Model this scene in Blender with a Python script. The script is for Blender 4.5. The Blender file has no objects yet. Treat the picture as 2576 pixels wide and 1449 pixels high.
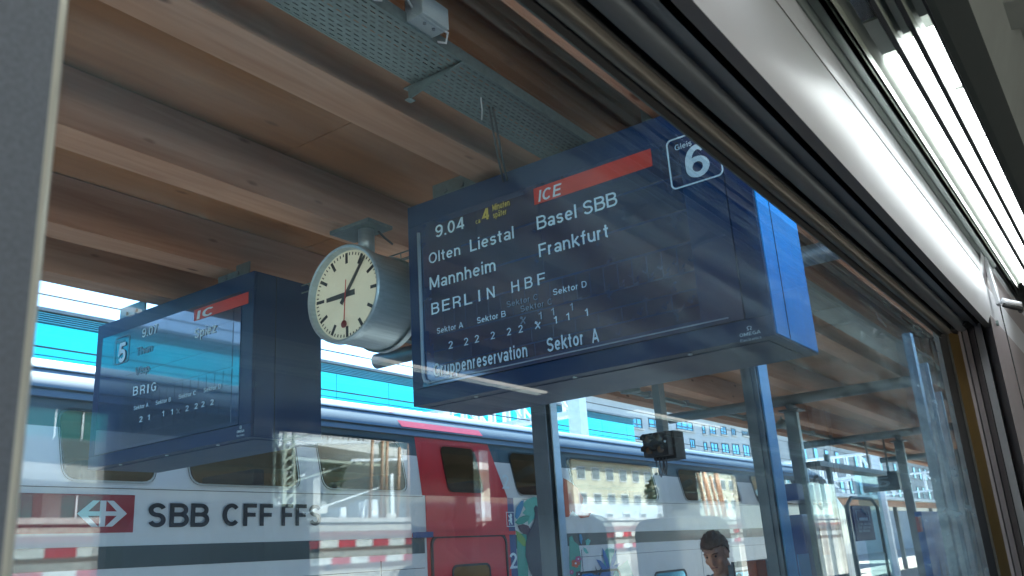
import bpy, bmesh, math, random
from mathutils import Vector, Matrix
from mathutils.geometry import tessellate_polygon
random.seed(7)
S = bpy.context.scene
C = S.collection
R = math.radians

# ------------------------------------------------------------------ camera, sky, sun, exposure
AX = ((0.5840820259, 0.2042202795, 0.7855840276),
      (-0.8091443378, 0.2231525450, 0.5435884310),
      (-0.0642932938, -0.9531510998, 0.2955830734))      # rows: world x, y, z seen from the camera
FPX, CX, CY = 2211.94, 1288.0, 724.5
cam_d = bpy.data.cameras.new('camera'); cam = bpy.data.objects.new('camera', cam_d); C.objects.link(cam)
M = Matrix(((AX[0][0], -AX[0][1], -AX[0][2], 0), (AX[1][0], -AX[1][1], -AX[1][2], 0),
            (AX[2][0], -AX[2][1], -AX[2][2], 0), (0, 0, 0, 1)))
loc3, rot3, _ = M.decompose()
cam.matrix_world = rot3.to_matrix().to_4x4()
cam_d.sensor_width = 36.0; cam_d.lens = 36.0 * FPX / 2576.0
cam_d.clip_start = 0.02; cam_d.clip_end = 2000
cam_d.dof.use_dof = True; cam_d.dof.focus_distance = 6.5; cam_d.dof.aperture_fstop = 11.0
S.camera = cam
W = bpy.data.worlds.new('World'); S.world = W; W.use_nodes = True
nt = W.node_tree; sky = nt.nodes.new('ShaderNodeTexSky'); sky.sky_type = 'NISHITA'; sky.sun_disc = False
SUN_EL, SUN_AZ = R(47), math.atan2(0.80, 0.60)            # direction to the sun: over the far platform, ahead
sky.sun_elevation = SUN_EL; sky.sun_rotation = math.pi / 2 - SUN_AZ
sky.air_density = 1.0; sky.dust_density = 0.1; sky.ozone_density = 4.0
nt.links.new(sky.outputs[0], nt.nodes['Background'].inputs[0]); nt.nodes['Background'].inputs[1].default_value = 0.095
sl = bpy.data.lights.new('sun', 'SUN'); sl.energy = 4.9; sl.angle = R(0.6); sl.color = (1.0, 0.965, 0.92)
so = bpy.data.objects.new('sun', sl); C.objects.link(so)
sd = Vector((math.cos(SUN_EL) * math.cos(SUN_AZ), math.cos(SUN_EL) * math.sin(SUN_AZ), math.sin(SUN_EL)))
so.rotation_euler = sd.to_track_quat('Z', 'Y').to_euler(); so.location = (10, 30, 40)
S.view_settings.view_transform = 'Standard'; S.view_settings.look = 'None'
S.view_settings.exposure = 2.7; S.view_settings.gamma = 1.0; S.view_settings.use_curve_mapping = False
cy = S.cycles
cy.max_bounces = 9; cy.diffuse_bounces = 4; cy.glossy_bounces = 4; cy.transparent_max_bounces = 24; cy.transmission_bounces = 4
cy.sample_clamp_indirect = 6.0; cy.caustics_reflective = False; cy.caustics_refractive = False; cy.use_denoising = True
cy.blur_glossy = 0.5

# ------------------------------------------------------------------ measuring helpers (real planes of the place)
GY = 0.5            # the side glass of our coach stands in the plane y = GY
def ray(px, py):
    v = (px - CX, py - CY, FPX)
    return Vector([sum(a * b for a, b in zip(r, v)) / FPX for r in AX])
def at(px, py, X=None, Y=None, Z=None):
    d = ray(px, py)
    t = X / d.x if X is not None else Y / d.y if Y is not None else Z / d.z
    return d * t
def yard(px, py, Y):                 # a point on the yard side, whose mirror image stands at distance Y
    p = at(px, py, Y=Y)
    return Vector((p.x, 2 * GY - p.y, p.z))
def mid(ps):
    return sum((Vector(p) for p in ps), Vector()) / len(ps)

# ------------------------------------------------------------------ materials
MATS = {}
def nodes(name):
    m = bpy.data.materials.new(name); m.use_nodes = True; MATS[name] = m
    return m, m.node_tree, m.node_tree.nodes['Principled BSDF']
def mat(name, col, rough=0.5, metal=0.0, var=0.12, scale=6.0, bump=0.0, spec=0.5, stretch=(1, 1, 1), coat=0.0, emit=None, es=0.0, alpha=1.0, trans=0.0):
    if name in MATS: return MATS[name]
    m, t, b = nodes(name)
    b.inputs['Roughness'].default_value = rough; b.inputs['Metallic'].default_value = metal
    b.inputs['Specular IOR Level'].default_value = spec; b.inputs['Coat Weight'].default_value = coat
    b.inputs['Coat Roughness'].default_value = 0.04
    if var > 0:
        tc = t.nodes.new('ShaderNodeTexCoord'); mp = t.nodes.new('ShaderNodeMapping'); mp.inputs['Scale'].default_value = stretch
        n = t.nodes.new('ShaderNodeTexNoise'); n.inputs['Scale'].default_value = scale; n.inputs['Detail'].default_value = 8; n.inputs['Roughness'].default_value = 0.62
        r = t.nodes.new('ShaderNodeValToRGB'); e = r.color_ramp.elements
        e[0].position = 0.3; e[1].position = 0.72
        e[0].color = tuple(c * (1 - var) for c in col) + (1,); e[1].color = tuple(min(1, c * (1 + var)) for c in col) + (1,)
        t.links.new(tc.outputs['Object'], mp.inputs[0]); t.links.new(mp.outputs[0], n.inputs['Vector'])
        t.links.new(n.outputs['Fac'], r.inputs[0]); t.links.new(r.outputs[0], b.inputs['Base Color'])
        rr = t.nodes.new('ShaderNodeMapRange'); rr.inputs['To Min'].default_value = max(0, rough - 0.08); rr.inputs['To Max'].default_value = min(1, rough + 0.1)
        t.links.new(n.outputs['Fac'], rr.inputs[0]); t.links.new(rr.outputs[0], b.inputs['Roughness'])
        if bump:
            bp = t.nodes.new('ShaderNodeBump'); bp.inputs['Strength'].default_value = bump; bp.inputs['Distance'].default_value = 0.01
            t.links.new(n.outputs['Fac'], bp.inputs['Height']); t.links.new(bp.outputs[0], b.inputs['Normal'])
    else:
        b.inputs['Base Color'].default_value = tuple(col) + (1,)
    if emit:
        b.inputs['Emission Color'].default_value = tuple(emit) + (1,); b.inputs['Emission Strength'].default_value = es
    return m
def wood(name, light, dark, knots=1.0, grain=1.0):
    m, t, b = nodes(name)
    N = t.nodes.new; L = t.links.new
    tc = N('ShaderNodeTexCoord'); oi = N('ShaderNodeObjectInfo'); ad = N('ShaderNodeVectorMath'); ad.operation = 'ADD'
    L(tc.outputs['Object'], ad.inputs[0]); mu = N('ShaderNodeVectorMath'); mu.operation = 'SCALE'; mu.inputs['Scale'].default_value = 0.0
    cb = N('ShaderNodeCombineXYZ'); k = N('ShaderNodeMath'); k.operation = 'MULTIPLY'; k.inputs[1].default_value = 37.0
    L(oi.outputs['Random'], k.inputs[0]); L(k.outputs[0], cb.inputs[0]); L(k.outputs[0], cb.inputs[2]); L(cb.outputs[0], ad.inputs[1])
    mp = N('ShaderNodeMapping'); mp.inputs['Scale'].default_value = (0.5, 9.0, 9.0); L(ad.outputs[0], mp.inputs[0])
    n = N('ShaderNodeTexNoise'); n.inputs['Scale'].default_value = 2.2; n.inputs['Detail'].default_value = 9; n.inputs['Distortion'].default_value = 0.8; L(mp.outputs[0], n.inputs['Vector'])
    mp2 = N('ShaderNodeMapping'); mp2.inputs['Scale'].default_value = (0.25, 0.9, 0.9); L(ad.outputs[0], mp2.inputs[0])
    n2 = N('ShaderNodeTexNoise'); n2.inputs['Scale'].default_value = 1.6; n2.inputs['Detail'].default_value = 4; L(mp2.outputs[0], n2.inputs['Vector'])
    r = N('ShaderNodeValToRGB'); e = r.color_ramp.elements; e[0].position = 0.28; e[1].position = 0.75
    e[0].color = tuple(dark) + (1,); e[1].color = tuple(light) + (1,)
    mx = N('ShaderNodeMath'); mx.operation = 'MULTIPLY_ADD'; mx.inputs[1].default_value = 0.45 * grain; L(n.outputs['Fac'], mx.inputs[0])
    m3 = N('ShaderNodeMath'); m3.operation = 'MULTIPLY'; m3.inputs[1].default_value = 0.55; L(n2.outputs['Fac'], m3.inputs[0]); L(m3.outputs[0], mx.inputs[2])
    L(mx.outputs[0], r.inputs[0])
    # knots: stretched cells with a dark centre
    mp3 = N('ShaderNodeMapping'); mp3.inputs['Scale'].default_value = (1.6, 4.6, 4.6); L(ad.outputs[0], mp3.inputs[0])
    v = N('ShaderNodeTexVoronoi'); v.inputs['Scale'].default_value = 1.0; L(mp3.outputs[0], v.inputs['Vector'])
    kr = N('ShaderNodeValToRGB'); q = kr.color_ramp.elements; q[0].position = 0.05; q[0].color = (0.20, 0.12, 0.08, 1); q[1].position = 0.11; q[1].color = (1, 1, 1, 1)
    L(v.outputs['Distance'], kr.inputs[0])
    mm = N('ShaderNodeMix'); mm.data_type = 'RGBA'; mm.blend_type = 'MULTIPLY'; mm.inputs['Factor'].default_value = 0.8 * knots
    L(r.outputs[0], mm.inputs['A']); L(kr.outputs[0], mm.inputs['B']); L(mm.outputs['Result'], b.inputs['Base Color'])
    b.inputs['Roughness'].default_value = 0.7; b.inputs['Specular IOR Level'].default_value = 0.2
    bp = N('ShaderNodeBump'); bp.inputs['Strength'].default_value = 0.15; bp.inputs['Distance'].default_value = 0.004
    L(n.outputs['Fac'], bp.inputs['Height']); L(bp.outputs[0], b.inputs['Normal'])
    return m
def pane_mat(name, ior, tint, smear=0.0):
    m = bpy.data.materials.new(name); m.use_nodes = True; t = m.node_tree; t.nodes.clear(); N = t.nodes.new; L = t.links.new
    o = N('ShaderNodeOutputMaterial'); mx = N('ShaderNodeMixShader'); tr = N('ShaderNodeBsdfTransparent'); gl = N('ShaderNodeBsdfGlossy'); f = N('ShaderNodeFresnel')
    tr.inputs[0].default_value = tuple(tint) + (1,); gl.inputs['Roughness'].default_value = 0.0; gl.inputs[0].default_value = (0.95, 1, 1, 1)
    ge = N('ShaderNodeNewGeometry'); mr = N('ShaderNodeMapRange'); mr.inputs['To Min'].default_value = ior; mr.inputs['To Max'].default_value = 1 / ior   # same reflection from both sides of the sheet
    L(ge.outputs['Backfacing'], mr.inputs[0]); L(mr.outputs[0], f.inputs['IOR'])
    refl = gl
    if smear:                                   # wiped and dusty glass: part of the reflection is spread
        g2 = N('ShaderNodeBsdfGlossy'); g2.inputs['Roughness'].default_value = 0.5; g2.inputs[0].default_value = (0.62, 0.88, 1, 1)
        tc = N('ShaderNodeTexCoord'); mp = N('ShaderNodeMapping'); mp.inputs['Rotation'].default_value = (0, R(28), 0); mp.inputs['Scale'].default_value = (1.2, 1, 9)
        n = N('ShaderNodeTexNoise'); n.inputs['Scale'].default_value = 2.4; n.inputs['Detail'].default_value = 5
        q = N('ShaderNodeMapRange'); q.inputs['From Min'].default_value = .40; q.inputs['From Max'].default_value = .66; q.inputs['To Min'].default_value = .06 * smear; q.inputs['To Max'].default_value = 1.0 * smear
        ms = N('ShaderNodeMixShader'); L(tc.outputs['Object'], mp.inputs[0]); L(mp.outputs[0], n.inputs['Vector']); L(n.outputs['Fac'], q.inputs[0]); L(q.outputs[0], ms.inputs[0])
        L(gl.outputs[0], ms.inputs[1]); L(g2.outputs[0], ms.inputs[2]); refl = ms
    L(f.outputs[0], mx.inputs[0]); L(tr.outputs[0], mx.inputs[1]); L(refl.outputs[0], mx.inputs[2]); L(mx.outputs[0], o.inputs[0])
    MATS[name] = m
    return m
def lamp_mat(name, col, s):
    m = bpy.data.materials.new(name); m.use_nodes = True; t = m.node_tree
    b = t.nodes['Principled BSDF']; b.inputs['Base Color'].default_value = (0.8, 0.8, 0.8, 1)
    b.inputs['Emission Color'].default_value = tuple(col) + (1,); b.inputs['Emission Strength'].default_value = s
    MATS[name] = m
    return m
w_beam = wood('spruce_beam', (0.72, 0.43, 0.28), (0.36, 0.165, 0.095))
w_ply = wood('spruce_plywood', (0.48, 0.225, 0.095), (0.23, 0.090, 0.036), 0.6, 0.6)
m_navy = mat('navy_casing', (0.003, 0.030, 0.100), 0.5, 0.0, 0.15, 4, spec=0.3, coat=0.08)
m_face = mat('display_face', (0.008, 0.045, 0.125), 0.1, 0.0, 0.1, 3, spec=0.6, coat=1.0)
m_flap = mat('flap_face', (0.009, 0.036, 0.090), 0.16, 0.0, 0.2, 9, coat=1.0)
m_gap = mat('dark_gap', (0.004, 0.006, 0.01), 0.6, var=0)
for _m in (m_face, m_flap):
    _m.node_tree.nodes['Principled BSDF'].inputs['Coat IOR'].default_value = 1.85
m_bluepanel = mat('bright_blue_panel', (0.010, 0.42, 0.97), 0.5, 0.0, 0.13, 2.5, stretch=(3, 3, 0.4), spec=0.15)
m_white_print = mat('pale_print', (0.62, 0.80, 0.86), 0.5, var=0)
m_dim_print = mat('dim_print', (0.16, 0.22, 0.27), 0.5, var=0)
m_yellow = mat('yellow_print', (0.62, 0.50, 0.10), 0.5, var=0)
m_redprint = mat('red_print', (0.62, 0.045, 0.03), 0.45, var=0.12, scale=3)
m_galv = mat('galvanised_steel', (0.17, 0.225, 0.225), 0.45, 0.55, 0.2, 25, bump=0.1)
m_steel = mat('column_steel', (0.15, 0.18, 0.20), 0.4, 0.35, 0.22, 3, stretch=(1, 1, 0.3))
m_steel_skylit = mat('skylit_steel', (0.14, 0.48, 0.76), 0.4, 0.0, 0.15, 5)
m_plastic = mat('grey_plastic_box', (0.34, 0.40, 0.41), 0.5, var=0.1)
m_black = mat('black_rubber', (0.012, 0.013, 0.015), 0.55, var=0.2, scale=20)
m_cable = mat('cable_sheath', (0.05, 0.055, 0.06), 0.5, var=0)
m_white_cable = mat('white_cable', (0.6, 0.62, 0.62), 0.5, var=0)
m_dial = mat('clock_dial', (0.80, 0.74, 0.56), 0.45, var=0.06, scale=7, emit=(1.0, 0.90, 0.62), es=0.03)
m_mark = mat('clock_black', (0.02, 0.02, 0.022), 0.5, var=0)
m_brushed = mat('brushed_aluminium', (0.46, 0.56, 0.60), 0.36, 0.45, 0.15, 12, stretch=(0.2, 4, 4))
m_train = mat('train_white', (0.68, 0.73, 0.72), 0.35, 0.0, 0.06, 2, coat=0.35)
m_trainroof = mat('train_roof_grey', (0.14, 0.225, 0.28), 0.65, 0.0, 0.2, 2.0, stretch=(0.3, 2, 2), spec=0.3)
m_darkband = mat('train_dark_band', (0.030, 0.050, 0.055), 0.35, 0.0, 0.2, 3, coat=0.3)
m_trainred = mat('train_red', (0.58, 0.018, 0.028), 0.35, 0.0, 0.1, 2, coat=0.5)
m_logo_red = mat('logo_red', (0.30, 0.016, 0.030), 0.4, var=0.1)
m_pinkred = mat('roof_red_stripe', (0.80, 0.06, 0.11), 0.45, var=0.1)
m_letter = mat('black_lettering', (0.012, 0.016, 0.02), 0.45, var=0)
m_trainblue = mat('train_blue', (0.012, 0.06, 0.22), 0.35, var=0.12, coat=0.4)
m_tglass = pane_mat('train_window_glass', 1.6, (0.62, 0.66, 0.6))
m_inside = mat('saloon_beige', (0.11, 0.075, 0.045), 0.7, var=0.3, scale=2)
m_insided = mat('saloon_dark', (0.03, 0.03, 0.028), 0.7, var=0.3, scale=2)
m_facade = mat('cyan_glass_cladding', (0.02, 0.74, 1.0), 0.3, 0.45, 0.22, 1.1, stretch=(1, 1, 0.06))
def vary(m, lo, hi):
    t = m.node_tree; b = t.nodes['Principled BSDF']; lk = b.inputs['Base Color'].links[0].from_socket
    oi = t.nodes.new('ShaderNodeObjectInfo'); mr = t.nodes.new('ShaderNodeMapRange'); mr.inputs['To Min'].default_value = lo; mr.inputs['To Max'].default_value = hi
    hs = t.nodes.new('ShaderNodeHueSaturation'); t.links.new(oi.outputs['Random'], mr.inputs[0]); t.links.new(mr.outputs[0], hs.inputs['Value']); t.links.new(lk, hs.inputs['Color']); t.links.new(hs.outputs[0], b.inputs['Base Color'])
vary(m_facade, .85, 1.1)
m_sheet = mat('pale_metal_sheet', (0.62, 0.68, 0.70), 0.5, 0.2, 0.1, 3)
m_render = mat('pale_render', (0.40, 0.44, 0.46), 0.85, var=0.08, scale=1.5)
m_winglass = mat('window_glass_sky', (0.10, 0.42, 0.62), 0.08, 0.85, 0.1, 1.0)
m_wframe = mat('window_frame_dark', (0.05, 0.08, 0.10), 0.5, var=0)
m_tile = mat('roof_tile', (0.28, 0.14, 0.09), 0.8, var=0.3, scale=4, bump=0.3)
m_asph = mat('platform_asphalt', (0.27, 0.26, 0.25), 0.9, var=0.25, scale=30, bump=0.3)
m_conc = mat('concrete', (0.52, 0.50, 0.46), 0.85, var=0.2, scale=4, bump=0.2)
m_ballast = mat('ballast', (0.34, 0.31, 0.26), 0.95, var=0.6, scale=14, bump=0.8)
m_rail = mat('rail_steel', (0.30, 0.22, 0.17), 0.4, 0.6, 0.2, 9)
m_rw_red = mat('barrier_red', (0.55, 0.02, 0.03), 0.5, var=0.15)
m_rw_white = mat('barrier_white', (0.78, 0.76, 0.70), 0.5, var=0.08)
m_lat = mat('white_lattice_paint', (0.82, 0.84, 0.84), 0.5, var=0.08)
m_mast = mat('mast_paint', (0.42, 0.45, 0.36), 0.6, var=0.15)
m_cream = mat('cream_render', (0.66, 0.62, 0.48), 0.9, var=0.12, scale=1)
m_green = mat('green_glass', (0.02, 0.16, 0.15), 0.15, 0.2, 0.2, 0.6)
m_leaf = mat('leaves', (0.05, 0.09, 0.03), 0.8, var=0.6, scale=3)
m_alu_d = mat('pelmet_soffit', (0.21, 0.235, 0.26), 0.35, 0.45, 0.15, 8, stretch=(0.15, 5, 5))
m_alu_b = mat('brown_anodised', (0.17, 0.16, 0.14), 0.38, 0.4, 0.15, 8, stretch=(0.15, 5, 5))
m_pelmet = mat('pelmet_panel', (0.62, 0.645, 0.70), 0.42, 0.12, 0.05, 1.8, bump=0.05)
m_slot = mat('slot_dark', (0.012, 0.014, 0.018), 0.5, var=0)
m_cell = mat('lamp_channel', (0.36, 0.40, 0.36), 0.4, 0.2, 0.06, 5)
m_ceil = mat('ceiling_dark_green', (0.020, 0.030, 0.030), 0.6, var=0.15)
m_ceil2 = mat('ceiling_grey', (0.24, 0.26, 0.25), 0.7, var=0.12)
m_pillar = mat('pillar_grey', (0.16, 0.185, 0.22), 0.7, 0.0, 0.22, 420, spec=.2)
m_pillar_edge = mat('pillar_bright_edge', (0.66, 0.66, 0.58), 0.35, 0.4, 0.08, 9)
m_ochre = mat('ochre_seal', (0.12, 0.075, 0.02), 0.5, 0.2, 0.15, 20)
m_mauve = mat('mauve_panel', (0.30, 0.27, 0.29), 0.5, 0.1, 0.08, 8)
m_seat = mat('seat_fabric', (0.03, 0.045, 0.09), 0.9, var=0.3, scale=40)
m_wall = mat('coach_wall', (0.13, 0.12, 0.12), 0.55, var=0.06)
m_floor = mat('coach_floor', (0.05, 0.05, 0.05), 0.8, var=0.2)
m_skin = mat('skin', (0.66, 0.34, 0.22), 0.55, var=0.06, scale=20)
m_hair = mat('brown_hair', (0.13, 0.055, 0.03), 0.7, var=0.5, scale=60, bump=0.6)
m_jacket = mat('grey_jacket', (0.12, 0.15, 0.18), 0.85, var=0.15, scale=20)
m_trous = mat('dark_trousers', (0.03, 0.035, 0.05), 0.9, var=0.2)
m_shirt = mat('blue_shirt', (0.20, 0.36, 0.46), 0.8, var=0.1)
m_orange = mat('orange_cover', (0.75, 0.11, 0.02), 0.6, var=0.1)
m_poster = mat('blue_poster', (0.03, 0.17, 0.52), 0.4, var=0.45, scale=1.6)
m_signblue = mat('sign_blue', (0.010, 0.035, 0.16), 0.4, var=0.15)
p_in = pane_mat('coach_glass_inner', 1.95, (0.89, 0.98, 1.0), 0.75)
p_out = pane_mat('coach_glass_outer', 1.6, (0.90, 0.98, 1.0), 0.0)
p_far = pane_mat('coach_glass_far', 1.5, (0.9, 0.97, 0.97))
p_shelter = pane_mat('shelter_glass', 1.25, (0.75, 0.9, 0.92))
l_strip = lamp_mat('lamp_diffuser', (0.95, 1.0, 1.0), 2.0)
l_far = lamp_mat('far_lamp_diffuser', (1.0, 0.95, 0.85), 0.5)
l_strip2 = lamp_mat('saloon_lamp', (1.0, 0.9, 0.72), 1.6)

# ------------------------------------------------------------------ building helpers
def thing(name, label, cat, loc, group=None):
    o = bpy.data.objects.new(name, None); C.objects.link(o); o.location = loc; o.empty_display_size = 0.1
    o['label'] = label; o['category'] = cat
    if group: o['group'] = group
    return o
def tag(o, label, cat, group=None):
    o['label'] = label; o['category'] = cat
    if group: o['group'] = group
    return o
def wloc(o):
    v = o.location.copy(); p = o.parent
    while p: v += p.location; p = p.parent
    return v
def link(name, me, parent=None, smooth=False, kind=None, label=None, centre=None):
    o = bpy.data.objects.new(name, me); C.objects.link(o)
    c = Vector(centre) if centre is not None else Vector()
    if parent: o.parent = parent; o.location = c - wloc(parent)
    else: o.location = c
    if smooth:
        for p in me.polygons: p.use_smooth = True
    if kind: o['kind'] = kind
    if label: o['label'] = label
    return o
class MB:
    def __init__(s): s.v = []; s.f = []; s.mi = []; s.m = []
    def mid(s, m):
        if m not in s.m: s.m.append(m)
        return s.m.index(m)
    def add(s, vs, fs, m=None):
        b = len(s.v); s.v += [Vector(v) for v in vs]; s.f += [[b + i for i in f] for f in fs]
        s.mi += [s.mid(m) if m else 0] * len(fs); return s
    def box(s, lo, hi, m=None):
        x0, y0, z0 = lo; x1, y1, z1 = hi
        return s.add([(x0, y0, z0), (x1, y0, z0), (x1, y1, z0), (x0, y1, z0), (x0, y0, z1), (x1, y0, z1), (x1, y1, z1), (x0, y1, z1)],
                     [(0, 3, 2, 1), (4, 5, 6, 7), (0, 1, 5, 4), (1, 2, 6, 5), (2, 3, 7, 6), (3, 0, 4, 7)], m)
    def prism(s, pts, d, m=None):              # planar polygon pushed along d
        n = len(pts); d = Vector(d); p = [Vector(q) for q in pts]
        f = [list(t) for t in tessellate_polygon([p])]
        s.add(p + [q + d for q in p], f + [[i + n for i in reversed(t)] for t in f] + [(i, (i + 1) % n, (i + 1) % n + n, i + n) for i in range(n)], m)
        return s
    def bar(s, a, b, w, h=None, m=None, up=(0, 0, 1)):
        a = Vector(a); b = Vector(b); h = h or w; d = (b - a).normalized(); u = Vector(up)
        if abs(d.dot(u)) > 0.98: u = Vector((1, 0, 0))
        r = d.cross(u).normalized() * w / 2; u = r.cross(d).normalized() * h / 2
        return s.add([a - r - u, a + r - u, a + r + u, a - r + u, b - r - u, b + r - u, b + r + u, b - r + u],
                     [(0, 3, 2, 1), (4, 5, 6, 7), (0, 1, 5, 4), (1, 2, 6, 5), (2, 3, 7, 6), (3, 0, 4, 7)], m)
    def tube(s, pts, r, n=8, m=None, caps=True):
        pts = [Vector(p) for p in pts]; rings = []; rr = r if isinstance(r, (list, tuple)) else [r] * len(pts)
        d = (pts[1] - pts[0]).normalized(); ref = Vector((0, 0, 1)) if abs(d.z) < 0.9 else Vector((1, 0, 0)); u = d.cross(ref).normalized()
        for i, p in enumerate(pts):
            d = ((pts[i + 1] if i + 1 < len(pts) else p) - (pts[i - 1] if i else p)).normalized()
            u = (u - d * u.dot(d)).normalized(); w = d.cross(u)
            rings.append([p + (u * math.cos(a) + w * math.sin(a)) * rr[i] for a in [2 * math.pi * k / n for k in range(n)]])
        vs = [v for g in rings for v in g]; fs = []
        for i in range(len(pts) - 1):
            for k in range(n):
                fs.append((i * n + k, i * n + (k + 1) % n, (i + 1) * n + (k + 1) % n, (i + 1) * n + k))
        if caps: fs += [tuple(reversed(range(n))), tuple((len(pts) - 1) * n + k for k in range(n))]
        return s.add(vs, fs, m)
    def sweep(s, prof, x0, x1, closed=True, m=None, mats=None):   # profile of (y, z) swept along x
        n = len(prof); vs = [(x0, y, z) for y, z in prof] + [(x1, y, z) for y, z in prof]
        k = n if closed else n - 1
        b = len(s.v); s.v += [Vector(v) for v in vs]
        for i in range(k):
            s.f.append([b + i, b + (i + 1) % n, b + (i + 1) % n + n, b + i + n]); mm = mats[i] if mats else m; s.mi.append(s.mid(mm) if mm else 0)
        if closed and n > 2:
            for f in tessellate_polygon([[Vector((0, y, z)) for y, z in prof]]):
                s.f.append([b + i for i in f]); s.mi.append(s.mid(m) if m else 0); s.f.append([b + i + n for i in reversed(f)]); s.mi.append(s.mid(m) if m else 0)
        return s
    def build(s, name, m, parent=None, smooth=False, bevel=0.0, kind=None, label=None, centre=None, weld=False, auto=None):
        if centre is None:
            lo = Vector([min(v[i] for v in s.v) for i in range(3)]); hi = Vector([max(v[i] for v in s.v) for i in range(3)]); centre = (lo + hi) / 2
        me = bpy.data.meshes.new(name); me.from_pydata([v - Vector(centre) for v in s.v], [], s.f)
        for q in (s.m or [m]): me.materials.append(q or m)
        if s.m:
            for p, i in zip(me.polygons, s.mi): p.material_index = i
        bm = bmesh.new(); bm.from_mesh(me)
        if weld: bmesh.ops.remove_doubles(bm, verts=bm.verts, dist=1e-5)
        bmesh.ops.recalc_face_normals(bm, faces=bm.faces)
        if bevel > 0:
            es = [e for e in bm.edges if len(e.link_faces) == 2 and e.calc_face_angle(0) > 0.5]
            bmesh.ops.bevel(bm, geom=es, offset=bevel, segments=2, profile=0.7, affect='EDGES')
        bm.to_mesh(me); bm.free()
        o = link(name, me, parent, smooth or bool(auto), kind, label, centre)
        if auto:
            me.set_sharp_from_angle(angle=R(auto))
        return o
def box(name, lo, hi, m, parent=None, bevel=0.0, **k):
    return MB().box(lo, hi).build(name, m, parent, bevel=bevel, **k)
def copy_tree(o, parent=None, loc=None, label=None):
    c = o.copy(); C.objects.link(c)
    if parent: c.parent = parent
    if loc is not None: c.location = loc
    if label: c['label'] = label
    for ch in list(o.children): copy_tree(ch, c)
    return c
def copy_part(o, parent, delta):
    c = o.copy(); C.objects.link(c); c.parent = parent; c.location = o.location + Vector(delta)
    for ch in list(o.children): copy_tree(ch, c)
    return c
def rrect(u0, v0, u1, v1, r, n=5):
    o = []
    for cx_, cy_, a0 in ((u1 - r, v1 - r, 0), (u0 + r, v1 - r, 90), (u0 + r, v0 + r, 180), (u1 - r, v0 + r, 270)):
        for k in range(n + 1):
            a = R(a0 + 90 * k / n); o.append((cx_ + r * math.cos(a), cy_ + r * math.sin(a)))
    return o
def rquad(p, r, n=5):          # rounded quad given four 2-D corners in order
    o = []
    for i in range(4):
        a, b, c = Vector(p[i - 1]), Vector(p[i]), Vector(p[(i + 1) % 4]); u = (a - b).normalized(); w = (c - b).normalized()
        s0, s1 = b + u * r, b + w * r
        for k in range(n + 1):
            t = k / n; o.append(tuple((1 - t) ** 2 * s0 + 2 * t * (1 - t) * b + t * t * s1))
    return o
FONT_CACHE = {}
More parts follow.
